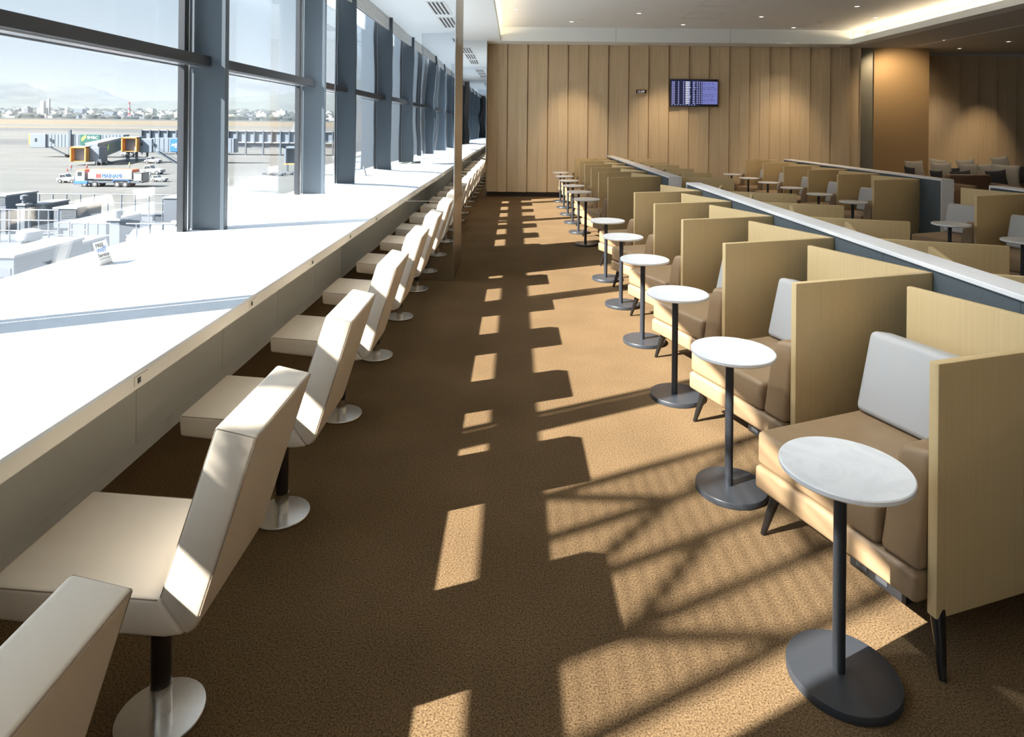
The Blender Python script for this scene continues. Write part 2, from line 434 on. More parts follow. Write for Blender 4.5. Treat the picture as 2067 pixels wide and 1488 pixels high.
# wall washer spots that make the warm pools on the oak walls
def washer(x, y, z, tx, ty, tz, e, label, spread=45):
    t = tag(empty('wall_washer', (x, y, z)), label, 'spotlight', 'wall washer spotlights')
    MB().lathe([(.03, -.002), (.05, -.006), (.052, 0), (.052, .01), (.03, .01)], 20).build('trim_ring', M['white'], t, True)
    ld = bpy.data.lights.new('spot', 'SPOT'); ld.energy = e * 1.8; ld.color = (1.0, .74, .46); ld.spot_size = R(spread); ld.spot_blend = 1.0; ld.shadow_soft_size = .03
    lo = bpy.data.objects.new('lamp', ld); C.objects.link(lo); lo.parent = t; lo.location = (0, 0, -.02)
    lo.rotation_euler = (Vector((tx, ty, tz)) - Vector((x, y, z))).to_track_quat('-Z', 'Y').to_euler()
for i, xx in enumerate((1.19, 3.03, 5.6)):
    washer(xx, 11.9, ZU - .003, xx, 13.42, 1.05, 95, 'wall spotlight, %s from the left above the oak wall' % names[i])
washer(10.3, 13.0, ZC - .003, 10.3, 14.3, .8, 75, 'wall spotlight above the cushions by the dim oak wall')
washer(8.05, 12.1, ZC - .003, 8.05, 13.44, 2.2, 75, 'wall spotlight in front of the bronze pillar', 84)

# window wall
FIN = [4.375 + 2.275 * k for k in range(-7, 5)]
k = 0
for i, fy in enumerate(FIN):
    o = MB().box(-2.205, -1.98, fy, fy + .055, .765, 3.59, .003).build('trim_%d' % (10 + i), M['fin'])
    lab = {7: 'slate blue upright fin nearest the viewpoint, beside the wifi sign window', 8: 'slate blue upright fin just left of the mirror pillar'}.get(i, 'slate blue upright fin number %d along the window wall from the rear' % (i + 1))
    struct(o, lab, 'window fin')
bays = list(zip(FIN, FIN[1:]))
for i, (a, b) in enumerate(bays):
    t = struct(empty('window_%d' % (i + 1), (-2.22, a, .765)), 'tall window bay %d of the window wall' % (i + 1), 'window')
    if i == 7 - 1: t['label'] = 'large window bay with the aircraft apron and fuel truck outside'
    if i == 7: t['label'] = 'window bay just before the mirror pillar'
    L = b - a
    z0, z1 = 0.0, 3.59 - .765
    MB().box(-.004, .004, .055, L - .06, .01, 1.10).build('lower_pane', M['glass'], t)
    MB().box(-.004, .004, .055, L - .06, 1.15, z1).build('upper_pane', M['glass'], t)
    MB().box(-.018, .022, L - .055, L - .02, 0, z1, .004).build('mullion', M['alu'], t)
    MB().box(-.03, .012, L - .10, L - .058, 0, z1).box(-.03, .012, .055, .085, 0, z1).build('frame', M['beam'], t)
    MB().box(.012, .145, .055, L, 1.110, 1.180, .003).build('transom', M['beam'], t)
    MB().box(-.018, .012, .055, L, 1.100, 1.16).build('glazing_bar', M['beam'], t)
    MB().box(.012, .10, .055, L, 1.104, 1.1095).build('reveal', M['alu'], t)
mb = MB().box(-2.05, -2.035, Y0, 13.5, 2.985, ZC)
for j in range(6): mb.box(-2.06, -2.025, Y0, 13.5, 2.985 + .032 * j, 3.005 + .032 * j, .004)
o = mb.build('trim_30', M['white']); struct(o, 'white ribbed blind box along the head of the windows', 'blind box')

# counter in runs between the mirror pillars
PIER = [(-.416, .444), (6.18, 7.04), (12.90, 13.56)]
PX0, PX1 = -1.745, -.585
def counter(y0, y1, label, joints, outlets, notch=None):
    t = tag(empty('counter', (0, y0, 0)), label, 'counter', 'window counters')
    L = y1 - y0
    m_ = MB().box(-2.225, -1.115, 0, L, .752, .765, .003)
    if notch: m_.box(-2.225, PX0 - .001, L, L + notch, .752, .765)
    m_.build('worktop', M['counter'], t)
    MB().box(-1.69, -1.122, 0, L, .705, .752).build('edge_band', M['band'], t)
    m_ = MB(); yy = 0.0
    cuts = [0] + [j - y0 for j in joints if y0 < j < y1] + [L]
    for a, b in zip(cuts, cuts[1:]): m_.box(-1.69, -1.667, a + .002, b - .002, .075, .705)
    m_.box(-2.22, -1.69, 0, L, .0, .7).build('front_panel', M['fascia'], t)
    MB().box(-1.69, -1.672, 0, L, 0, .07).build('kickboard', M['fascia'], t)
    for oy in outlets:
        ob = MB().box(-1.124, -1.119, oy - y0 - .035, oy - y0 + .035, .716, .744, .002).build('outlet_plate', M['band'], t)
        MB().box(-1.120, -1.117, oy - y0 - .022, oy - y0 - .008, .722, .738).build('socket', M['vent'], ob)
J = [2.0 + .84 * q for q in range(-18, 14)]
counter(PIER[0][1], PIER[1][0], 'long white stone window counter in the foreground with cream edge', J, [1.93 + .82 * q for q in range(0, 5)], .86)
counter(PIER[1][1], PIER[2][0], 'white stone counter beyond the mirror pillar', J, [])
counter(-11.9, PIER[0][0], 'white stone counter behind the viewpoint, seen in the mirror', J, [])

for i, (a, b) in enumerate(PIER):
    t = struct(empty('mirror_pillar', (0, a, 0)), ['mirror clad pillar behind the viewpoint', 'big mirror clad pillar standing at the counter, showing the fins reflected', 'mirror clad pillar at the far end by the oak wall'][i], 'pillar')
    L = b - a
    MB().box(PX0 + .01, PX1 - .004, .006, L - .006, 0, ZC).build('core', M['champagne'], t)
    f_ = MB()
    for z0, z1 in ((.004, .755), (.762, ZC)): f_.box(PX0 + .008, PX1 - .010, 0, .006, z0, z1)
    f_.build('front_mirror', M['mirror'], t)
    f_ = MB()
    for z0, z1 in ((.004, .755), (.762, ZC)): f_.box(PX0 + .008, PX1 - .010, L - .006, L, z0, z1)
    f_.build('rear_mirror', M['mirror'], t)
    f_ = MB()
    for z0, z1 in ((.004, .755), (.762, ZC)): f_.box(PX1 - .004, PX1, .006, L - .006, z0, z1)
    f_.build('side_cladding', M['champagne'], t)
    f_ = MB().box(PX0, PX0 + .008, -.002, L + .002, 0, ZC).box(PX1 - .010, PX1 - .002, -.002, .006, 0, ZC).box(PX1 - .010, PX1 - .002, L - .006, L + .002, 0, ZC)
    f_.box(PX0 + .008, PX1 - .010, -.0015, .0, .754, .763)
    f_.build('edge_trim', M['steel_edge'], t)

# slot diffusers in the low ceiling
for i, yy in enumerate((1.6, 3.0, 4.4, 8.6, 9.9, 11.2)):
    t = tag(empty('air_vent', (-1.12, yy, ZC)), ('slot air vent over the near counter, %s' if i < 3 else 'slot air vent past the mirror pillar, %s') % ['nearest', 'middle', 'farthest'][i % 3] + ' of three', 'vent', 'ceiling air vents')
    MB().box(-.14, .14, -.55, .55, -.006, 0, .002).build('vent_plate', M['white'], t)
    m_ = MB()
    for q in range(4): m_.box(-.11 + q * .06, -.08 + q * .06, -.52, .52, -.0075, -.0058)
    m_.build('slots', M['vent'], t)

# ------------------------------------------------------------------ counter chairs
def make_chair():
    t = empty('counter_chair')
    w2 = .189
    seat = [(-.300, .462), (.093, .436), (.152, .355), (.105, .349), (0, .356), (-.295, .388)]
    back = [(.0938, .437), (.216, .821), (.312, .800), (.187, .394), (.177, .370), (.153, .3555)]
    MB().prism(seat, -w2, w2, 'y', .010, 3).build('seat', M['leather'], t, True)
    b = MB().prism(back, -w2, w2, 'y', .009, 3).build('backrest', M['leather'], t, True)
    pp = MB()
    for s in (-1, 1):
        y = s * (w2 - .0026)
        for p, q in (((.2195, .8165), (.3075, .7965)), ((.3085, .7955), (.1855, .400)), ((.2180, .8150), (.0985, .441))):
            pp.tube((p[0], y, p[1]), (q[0], y, q[1]), .0017, seg=6)
    pp.tube((.3085, -w2 + .008, .7970), (.3085, w2 - .008, .7970), .0017, seg=6)
    pp.build('piping', M['piping'], b)
    pp = MB()
    for s in (-1, 1): pp.tube((-.290, s * (w2 - .0028), .4585), (.090, s * (w2 - .0028), .4335), .0016, seg=6)
    pp.tube((-.2965, -w2 + .008, .459), (-.2965, w2 - .008, .459), .0016, seg=6)
    pp.build('piping', M['piping'], t)
    MB().lathe([(0, .005), (.097, .0), (.104, .001), (.106, .004), (.106, .010), (.103, .014), (.03, .018), (0, .018)][1:6] + [(.03, .018), (0, .018)]).build('base_plate', M['steel'], t, True)
    MB().cyl(0, 0, .015, .088, .026).build('collar', M['steel'], t, True)
    MB().cyl(0, 0, .088, .362, .0235).build('post', M['dark_sleeve'], t, True)
    return t
ORD = ['nearest', 'second', 'third', 'fourth', 'fifth', 'sixth', 'seventh', 'eighth', 'ninth', 'tenth', 'eleventh', 'twelfth']
proto = make_chair()
near = [1.62 + .84 * q for q in range(-1, 6)]
far = [1.62 + .84 * q for q in range(7, 14)]
first = True
for grp, ys in (('near', near), ('far', far)):
    for i, yy in enumerate(ys):
        t = proto if first else copy_tree(proto)
        first = False
        t.location = (-.885, yy, 0)
        if grp == 'near':
            lab = 'cream leather swivel counter chair cut off by the lower left corner' if i == 0 else 'cream leather swivel counter chair, %s whole one from the front before the mirror pillar' % (['first'] + ORD[1:])[i - 1]
        else:
            lab = 'cream leather swivel counter chair, %s of those past the mirror pillar' % ORD[i]
        tag(t, lab, 'chair', 'swivel chairs along the window counter')

# ------------------------------------------------------------------ side tables
def make_table():
    t = empty('side_table')
    MB().lathe([(0, .562), (.162, .562), (.168, .567), (.168, .577), (.165, .58), (0, .58)], 64).build('tabletop', M['marble'], t, True).location = (.012, 0, 0)
    MB().cyl(0, 0, .022, .562, .0165).build('pole', M['iron'], t, True)
    MB().lathe([(0, 0), (.142, 0), (.144, .002), (.144, .021), (.142, .024), (0, .024)], 64).build('base', M['iron'], t, True).location = (.012, 0, 0)
    return t
tproto = make_table()

# ------------------------------------------------------------------ booths
SA, AA = R(21.5), R(18.0)
def make_booth(flip=False, sunny=True):
    """seat in a wooden nook; origin at the near front corner of its side panel; flip mirrors it to face the other way"""
    t = empty('booth_seat')
    sx = -1.0 if flip else 1.0
    Ms = Matrix.Diagonal((sx, 1, 1, 1)) @ Matrix.Rotation(SA, 4, 'Z')
    Ma = Matrix.Diagonal((sx, 1, 1, 1)) @ Matrix.Rotation(AA, 4, 'Z')
    def fin(mb, name, mat, Mx, smooth=True, par=None):
        mb.bm.transform(Mx)
        bmesh.ops.recalc_face_normals(mb.bm, faces=mb.bm.faces[:])
        return mb.build(name, mat, par or t, smooth)
    fin(MB().box(0, .757, 0, .030, .138, .848, .004), 'side_panel', M['panel_wood'], Ma)
    fin(MB().box(.735, .762, -.045, .655, .20, .848, .004), 'back_panel', M['panel_wood'], Ms)
    fin(MB().box(-.036, .70, .034, .672, .162, .247, .016, 3), 'seat_base', M['brown_leather'], Ms)
    fin(MB().box(-.030, .69, .163, .668, .249, .375, .020, 3), 'seat_cushion', M['brown_leather'], Ms)
    arm = [(.034, .250), (.160, .250), (.140, .50), (.122, .572), (.034, .586)]
    b = MB()
    b.prism([(y, z) for y, z in arm], -.026, .56, axis='x', bev=.018, seg=3)
    for v in b.bm.verts:                      # front of the arm leans back towards its top
        if v.co.x < .1 and v.co.z > .40: v.co.x += (v.co.z - .40) * .22
    fin(b, 'armrest', M['brown_leather'], Ms)
    b = MB().prism([(.455, .378), (.535, .69), (.655, .665), (.60, .378)], .045, .665, axis='y', bev=.026, seg=3)
    fin(b, 'back_cushion', M['grey_leather'], Ms)
    fin(MB().box(.60, .72, .05, .65, .249, .60, .015), 'backrest', M['brown_leather'], Ms)
    for u, v, du, dv in ((.03, .62, -.05, .02), (.03, .02, -.045, -.05), (.62, .60, .03, .02), (.62, .07, .03, -.03)):
        fin(MB().tube((u + du, v + dv, 0), (u, v, .164), .0095, .021, 14), 'leg', M['black'], Ms)
    ob = fin(MB().box(.02, .10, .105, .30, .098, .162, .003), 'outlet_box', M['plastic'], Ms)
    for y_ in (.235, .165): fin(MB().box(.017, .021, y_, y_ + .04, .112, .150, .002), 'socket', M['socket'], Ms, par=ob)
    return t
PITCH, BX, BY = .905, 1.173, 1.785
SPX = 1.967
ROW2 = 3.352
west = make_booth(False); east = make_booth(True)
seen = {'w': False, 'e': False, 't': False}
def place_booth(kind, x, y, label, group):
    p = west if kind == 'w' else east
    t = p if not seen[kind] else copy_tree(p)
    seen[kind] = True
    t.location = (x, y, 0)
    return tag(t, label, 'booth seat', group)
def place_table(x, y, label, group):
    t = tproto if not seen['t'] else copy_tree(tproto)
    seen['t'] = True
    t.location = (x, y, 0)
    return tag(t, label, 'side table', group)
def rank(i): return 'nearest' if i == 0 else ORD[i]
for j, q in enumerate(range(0, 6)):
    place_booth('w', BX, BY + PITCH * q, 'tan booth seat facing the aisle, %s in the near block along the carpet' % rank(j), 'booth seats along the aisle')
    place_table(.888, 1.755 + PITCH * q, 'round white side table on black pole, %s in the near block by the aisle' % rank(j), 'round side tables')
for j, q in enumerate(range(7, 13)):
    place_booth('w', BX, BY + PITCH * q, 'tan booth seat facing the aisle, %s in the far block by the oak wall' % rank(j), 'booth seats along the aisle')
    place_table(.888, 1.755 + PITCH * q, 'round white side table on black pole, %s in the far block by the aisle' % rank(j), 'round side tables')
for j, q in enumerate(range(1, 6)):
    place_booth('e', 2 * SPX - BX, BY + PITCH * q, 'booth seat behind the near white capped partition, %s from the front' % rank(j), 'booth seats facing away from the aisle')
for j, q in enumerate(range(7, 13)):
    place_booth('e', 2 * SPX - BX, BY + PITCH * q, 'booth seat behind the far white capped partition, %s from its near end' % rank(j), 'booth seats facing away from the aisle')
for j, q in enumerate((4, 5)):
    place_booth('w', BX + ROW2, BY + PITCH * q, ['booth seat cut off by the right picture edge in the second row', 'booth seat in the second row just right of the grey partition end'][j], 'booth seats in the second row')
    place_table(.888 + ROW2, 1.755 + PITCH * q, ['round white side table at the right picture edge', 'round white side table in the second row before the grey partition end'][j], 'round side tables')
for j, q in enumerate(range(7, 13)):
    place_booth('w', BX + ROW2, BY + PITCH * q, 'booth seat in the second row left of the grey partition end, %s' % (rank(j) if j == 0 else rank(j) + ' from front'), 'booth seats in the second row')
    place_table(.888 + ROW2, 1.755 + PITCH * q, 'round white side table in the second row past the gap, %s from front' % rank(j), 'round side tables')

def spine(x, y0, y1, label):
    t = tag(empty('partition', (x, y0, 0)), label, 'partition', 'white capped partitions between booth rows')
    L = y1 - y0
    m_ = MB(); yy = .012
    while yy < L - .012:
        e = min(yy + PITCH, L - .012); m_.box(.010, .146, yy + .0012, e - .0012, .02, .858); yy = e
    m_.build('fabric_panel', M['spine'], t)
    MB().box(0, .156, 0, L, .860, .882, .003).build('cap', M['cap'], t)
    for yy in (0, L - .012): MB().box(.0, .156, yy, yy + .012, 0, .8595, .002).build('end_cap', M['cap'], t)
spine(1.889, .6, 7.13, 'white capped slate partition in the foreground between booth rows')
spine(1.889, 7.92, 13.38, 'white capped slate partition beyond the gap, far along the aisle')
spine(1.889 + ROW2, 4.0, 7.13, 'white capped slate partition at the right picture edge, by the sofas')
spine(1.889 + ROW2, 7.92, 12.6, 'white capped slate partition of the second row, ending in a white post')

# ------------------------------------------------------------------ screen and clock on the oak wall
WY = 13.40
t = tag(empty('flight_screen', (3.695, WY, 2.20)), 'wall mounted flight information screen with violet panel', 'screen')
MB().box(-.50, .50, -.045, .0, -.283, .283, .006).build('casing', M['plastic'], t)
MB().box(-.48, .17, -.0462, -.045, -.265, .265).build('display', M['screen_dark'], t)
MB().box(.17, .485, -.0462, -.045, -.235, .235).build('notice_panel', M['screen_pale'], t)
m_ = MB(); mw = MB(); rnd = random.Random(3)
for r_ in range(13):
    z = .222 - r_ * .0365
    cols = [(-.465, .028), (-.43, .030), (-.335, .024), (-.23, .024), (-.115, .03), (-.03, .058 - .02 * rnd.random()), (.05, .028), (.098, .022), (.142, .018)]
    for x_, w_ in cols:
        m_.box(x_, x_ + w_, -.0475, -.0462, z - .009, z + .009)
    mw.box(-.18, -.18 + .075 + .035 * rnd.random(), -.0475, -.0462, z - .011, z + .011)
for a in range(9): m_.box(-.47 + a * .058, -.435 + a * .058 - .01 * rnd.random(), -.0475, -.0462, -.258, -.244)
m_.build('text_columns', M['screen_text'], t); mw.build('destination_column', M['screen_white'], t)
m_ = MB()
for z in (.19, .11, .075, -.03, -.065, -.13, -.165):
    x_ = .18
    while x_ < .42:
        w_ = .015 + .04 * rnd.random(); m_.box(x_, x_ + w_, -.0475, -.0462, z - .006, z + .006); x_ += w_ + .012 + .03 * rnd.random()
m_.build('notice_text', M['screen_ink'], t)
p = pt(1293, 187, WY)
t = tag(empty('wall_clock', (p.x, WY, 2.215)), 'small digital wall clock in a tan frame reading 12:59', 'clock')
MB().box(-.125, .125, -.035, .0, -.057, .057, .004).build('frame', M['panel_wood'], t)
MB().box(-.108, .108, -.037, -.035, -.038, .038).build('display', M['vent'], t)
Mt = Matrix.Rotation(R(90), 4, 'X')
text('digits', '12:59', .062, M['clock_text'], t, Matrix.Translation((-.085, -.0385, -.022)) @ Mt, .0005, .135)

# wifi sign on the counter
base = ground_pt(211, 533, .765)
t = tag(empty('wifi_sign', (base.x, base.y, .765)), 'small leaning white free wifi card stand on the white counter', 'sign')
tilt = R(17)
Mw = Matrix.Rotation(R(88), 4, 'Z') @ Matrix.Rotation(-tilt, 4, 'X') @ Matrix.Diagonal((.95, 1, .82, 1))
b = MB().box(-.052, .052, -.002, .002, 0, .148, .0008); b.bm.transform(Mw); b.build('card', M['paper'], t)
b = MB().box(-.052, .052, -.002, .085, .0005, .0035); b.bm.transform(Matrix.Rotation(R(88), 4, 'Z')); b.build('foot', M['fascia'], t)
for s, z, sz, mt, wd in (('FREE', .112, .034, 'ink', .060), ('WiFi', .080, .038, 'blue_ink', .066), ('Service', .050, .032, 'ink', .084)):
    text('lettering', s, sz, M[mt], t, Mw @ Matrix.Translation((-.044, -.0026, z)) @ Mt, .0003, wd)
b = MB()
for q in range(3):
    r0 = .006 + .006 * q
    for a in range(6):
        a0, a1 = R(45 + 15 * a - 0), R(45 + 15 * (a + 1))
        b.tube((.024 + r0 * math.cos(a0), -.0028, .094 + r0 * math.sin(a0)), (.024 + r0 * math.cos(a1), -.0028, .094 + r0 * math.sin(a1)), .0012, seg=5)
b.bm.transform(Mw); b.build('symbol', M['blue_ink'], t)
b = MB().box(-.040, .044, -.0026, -.002, .036, .0385); b.bm.transform(Mw); b.build('fine_print', M['ink'], t)

# ------------------------------------------------------------------ sofas with cushions at the far right
t = tag(empty('sofa', (10.0, 13.0, 0)), 'long brown leather bench sofa along the dim oak wall', 'sofa')
MB().box(-2.4, 3.2, -.42, .26, .10, .29, .03, 3).build('seat', M['sofa'], t, True)
MB().box(-2.4, 3.2, .262, .42, .10, .52, .04, 3).build('backrest', M['sofa'], t, True)
for xx in (-2.2, 0.5, 3.0):
    for yy in (-.34, .34): MB().cyl(xx, yy, 0, .11, .03, .03, 12).build('leg', M['black'], t)
def make_pillow(mat):
    b = bmesh.new(); bmesh.ops.create_grid(b, x_segments=14, y_segments=14, size=.5)
    bm2 = bmesh.new()
    me = MB()
    for s in (1, -1):
        q = b.copy()
        for v in q.verts:
            u, w_ = v.co.x * 2, v.co.y * 2
            pin = 1 - .10 * (1 - (abs(u) ** 2)) * (abs(w_) ** 4)
            pin2 = 1 - .10 * (1 - (abs(w_) ** 2)) * (abs(u) ** 4)
            th = .16 * (max(0, 1 - u * u) * max(0, 1 - w_ * w_)) ** .45
            v.co = Vector((v.co.x * pin2, s * th * .5 * 2 * .5, v.co.y * pin))
        if s < 0: bmesh.ops.reverse_faces(q, faces=q.faces[:])
        me._merge(q)
    b.free(); bm2.free()
    bmesh.ops.remove_doubles(me.bm, verts=me.bm.verts[:], dist=.0005)
    bmesh.ops.recalc_face_normals(me.bm, faces=me.bm.faces[:])
    return me.build('pillow', mat, None, True)
pl = make_pillow(M['pillow']); pd = make_pillow(M['dark_pillow'])
items = [  # px, py, size px, depth, tone, label
    (1846, 343, 36, 12.89, 'l', 'greige cushion in front of the bronze pillar'),
    (1893, 339, 34, 13.11, 'l', 'greige cushion peeking up right of the bronze pillar'),
    (1902, 349, 40, 12.97, 'l', 'greige cushion overlapping another, right of the bronze pillar'),
    (1951, 341, 36, 13.11, 'l', 'greige cushion rear of the middle pair on the sofa'),
    (1957, 353, 44, 12.94, 'l', 'large greige cushion front of the middle pair on the sofa'),
    (1992, 347, 31, 13.06, 'l', 'greige cushion left of the big one at the far right'),
    (2022, 337, 40, 13.12, 'l', 'greige cushion standing rearmost under the warm wall light'),
    (2030, 359, 46, 12.80, 'l', 'largest greige cushion at the front of the right pile'),
    (1836, 351, 27, 12.75, 'd', 'charcoal cushion leftmost, below the bronze pillar'),
    (1890, 358, 26, 12.81, 'd', 'charcoal cushion in front of the pair by the bronze pillar'),
    (1940, 364, 34, 12.75, 'd', 'charcoal cushion in front of the middle pair'),
    (1923, 351, 24, 13.09, 'd', 'charcoal cushion half hidden between two greige pairs'),
    (2012, 373, 36, 12.72, 'd', 'charcoal cushion front left of the right pile'),
    (2066, 352, 34, 13.02, 'd', 'charcoal cushion at the right end by the picture edge')]
used = set(); rnd = random.Random(11)
for px, py, s, Y, tone, lab in items:
    src = pl if tone == 'l' else pd
    o = src if tone not in used else src.copy()
    if tone in used: C.objects.link(o)
    used.add(tone)
    p = pt(px, py, Y); k_ = s / FPX * Y * 1.08; p.z = max(p.z, .30 + k_ * .56)
    o.location = p; o.scale = (k_, k_, k_); o.rotation_euler = (R(-14), R(rnd.uniform(-9, 9)), R(rnd.uniform(-18, 18)))
    tag(o, lab, 'cushion', 'cushions on the far sofas')
# low armchairs and a round table in front of that sofa
for i, (x_, y_) in enumerate(((8.05, 11.1), (9.6, 11.1))):
    t = tag(empty('lounge_chair', (x_, y_, 0)), ('left' if i == 0 else 'right') + ' low brown lounge chair beyond the second booth row', 'armchair', 'low brown lounge chairs')
    MB().box(-.38, .38, -.38, .38, .15, .40, .04, 3).build('seat', M['sofa'], t, True)
    MB().box(-.38, .38, .28, .42, .15, .70, .04, 3).build('backrest', M['sofa'], t, True)
    for s in (-1, 1): MB().box(s * .38 - .05, s * .38 + .05, -.38, .40, .15, .56, .04, 3).build('armrest', M['sofa'], t, True)
    for a in (-.3, .3):
        for b_ in (-.3, .3): MB().cyl(a, b_, 0, .15, .02, .02, 10).build('leg', M['black'], t)
t = tag(empty('low_table', (7.25, 11.0, 0)), 'small round white table beside the left brown lounge chair', 'low table')
MB().cyl(0, 0, .46, .48, .22, seg=40).build('tabletop', M['marble'], t, True)
MB().cyl(0, 0, .015, .46, .018).build('pole', M['iron'], t, True)
MB().cyl(0, 0, 0, .015, .15, seg=40).build('base', M['iron'], t, True)

# ================================================================== outside
GZ = -11.5
TERR = [(-60, GZ), (300, GZ), (600, -5.5), (900, -1.5), (1400, 5.5), (2600, 46), (3200, 60), (9000, 90)]
def terrain(Y):
    for (a, za), (b, zb) in zip(TERR, TERR[1:]):
        if Y <= b: return za + (zb - za) * max(0, (Y - a)) / (b - a)
    return TERR[-1][1]

def ground_mat():
    m, n, b = mat_base('airfield_ground')
    tc = n.nodes.new('ShaderNodeTexCoord'); sp = n.nodes.new('ShaderNodeSeparateXYZ')
    n.links.new(tc.outputs['Object'], sp.inputs[0])
    nz = n.nodes.new('ShaderNodeTexNoise'); nz.inputs['Scale'].default_value = 1; nz.inputs['Detail'].default_value = 6
    mp = n.nodes.new('ShaderNodeMapping'); mp.inputs['Scale'].default_value = (.012, .05, 1)
    n.links.new(tc.outputs['Object'], mp.inputs[0]); n.links.new(mp.outputs[0], nz.inputs['Vector'])
    ad = n.nodes.new('ShaderNodeMath'); ad.operation = 'MULTIPLY_ADD'; ad.inputs[1].default_value = 60; n.links.new(nz.outputs[0], ad.inputs[0]); n.links.new(sp.outputs['Y'], ad.inputs[2])
    mr = n.nodes.new('ShaderNodeMapRange'); mr.inputs['From Min'].default_value = 0; mr.inputs['From Max'].default_value = 2000
    n.links.new(ad.outputs[0], mr.inputs[0])
    cr = n.nodes.new('ShaderNodeValToRGB'); cr.color_ramp.interpolation = 'LINEAR'
    e = cr.color_ramp.elements
    conc, grey, tan, dark, green = (.100, .100, .092, 1), (.070, .073, .071, 1), (.145, .114, .068, 1), (.05, .055, .046, 1), (.07, .08, .05, 1)
    e[0].position = 0; e[0].color = conc; e[1].position = 1; e[1].color = green
    for p_, c_ in ((.17, conc), (.18, grey), (.205, grey), (.21, conc), (.27, conc), (.275, grey), (.31, grey), (.315, tan), (.33, tan), (.34, conc), (.385, conc), (.395, tan), (.60, tan), (.615, dark), (.72, dark), (.75, green)):
        q = e.new(p_); q.color = c_
    n.links.new(mr.outputs[0], cr.inputs[0])
    nz2 = n.nodes.new('ShaderNodeTexNoise'); nz2.inputs['Scale'].default_value = 1; nz2.inputs['Detail'].default_value = 5
    mp2 = n.nodes.new('ShaderNodeMapping'); mp2.inputs['Scale'].default_value = (.03, .12, 1)
    n.links.new(tc.outputs['Object'], mp2.inputs[0]); n.links.new(mp2.outputs[0], nz2.inputs['Vector'])
    m2 = n.nodes.new('ShaderNodeMapRange'); m2.inputs['From Min'].default_value = .3; m2.inputs['From Max'].default_value = .7; m2.inputs['To Min'].default_value = .80; m2.inputs['To Max'].default_value = 1.12
    n.links.new(nz2.outputs[0], m2.inputs[0])
    vm = n.nodes.new('ShaderNodeVectorMath'); vm.operation = 'SCALE'; n.links.new(cr.outputs[0], vm.inputs[0]); n.links.new(m2.outputs[0], vm.inputs['Scale'])
    n.links.new(vm.outputs[0], b.inputs['Base Color']); b.inputs['Roughness'].default_value = .9
    return m
M['ground'] = ground_mat()
M['hill'] = plain('wooded_hill', (.07, .085, .06), .95, var=.5, vscale=.004)
M['tree'] = plain('tree_crown', (.036, .044, .036), .95, var=.4, vscale=.1)
M['b_white'] = plain('white_building', (0.375, 0.375, 0.367), .8)
M['b_cream'] = plain('cream_building', (0.285, 0.270, 0.240), .8)
M['b_grey'] = plain('grey_building', (0.165, 0.173, 0.188), .8)
M['b_slate'] = plain('slate_building', (.15, .18, .22), .8)
M['steel_paint'] = plain('pale_grey_paint', (.17, .20, .235), .55)
M['steel_mid'] = plain('mid_grey_paint', (.09, .11, .135), .55)
M['v_white'] = plain('vehicle_white', (.27, .275, .28), .35)
M['v_red'] = plain('vehicle_orange_red', (.72, .13, .06), .45)
M['v_blue'] = plain('vehicle_blue', (.05, .16, .45), .45)
M['red_ink'] = plain('red_ink', (.62, .05, .05), .5)
M['orange'] = plain('orange_bellows', (.62, .28, .07), .6)
M['rubber'] = plain('rubber', (.03, .03, .032), .7)
M['v_glass'] = plain('dark_glass', (.04, .05, .06), .1)
M['ad_green'] = plain('sign_green', (.02, .10, .085), .5)
M['ad_lime'] = plain('sign_lime', (.35, .62, .10), .5)
M['ad_blue'] = plain('sign_blue', (.03, .15, .55), .5)
M['white_ink'] = plain('white_ink', (.85, .85, .85), .5)
M['roof'] = plain('roof_membrane', (.075, .085, .10), .8, var=.1, vscale=.8)
M['unit'] = plain('rooftop_unit_paint', (.115, .13, .15), .6)
M['unit_dark'] = plain('rooftop_louvre', (.10, .11, .12), .6)
M['galv'] = plain('galvanised_rail', (.20, .23, .26), .45, metal=.3)
M['skin'] = plain('skin', (.45, .28, .20), .6)
M['overall'] = plain('grey_overalls', (.22, .24, .28), .8)
M['hivis'] = plain('hi_vis_yellow', (.62, .72, .08), .7)
M['vest_red'] = plain('red_vest', (.65, .06, .06), .7)

bm = bmesh.new()
ys = [-60, 20, 120, 220, 300, 400, 500, 600, 700, 800, 900, 1100, 1300, 1400, 1600, 2000, 2600, 3200, 9000]
rows = [[bm.verts.new((x_, y_, terrain(y_))) for x_ in (-9000, -4000, -1500, -400, -60, 300, 1500)] for y_ in ys]
for a, b in zip(rows, rows[1:]):
    for i in range(6): bm.faces.new((a[i], a[i + 1], b[i + 1], b[i]))
mb = MB(); mb.bm.free(); mb.bm = bm
o = mb.build('ground', M['ground']); struct(o, 'pale concrete aircraft apron and dry grass airfield outside', 'airfield')

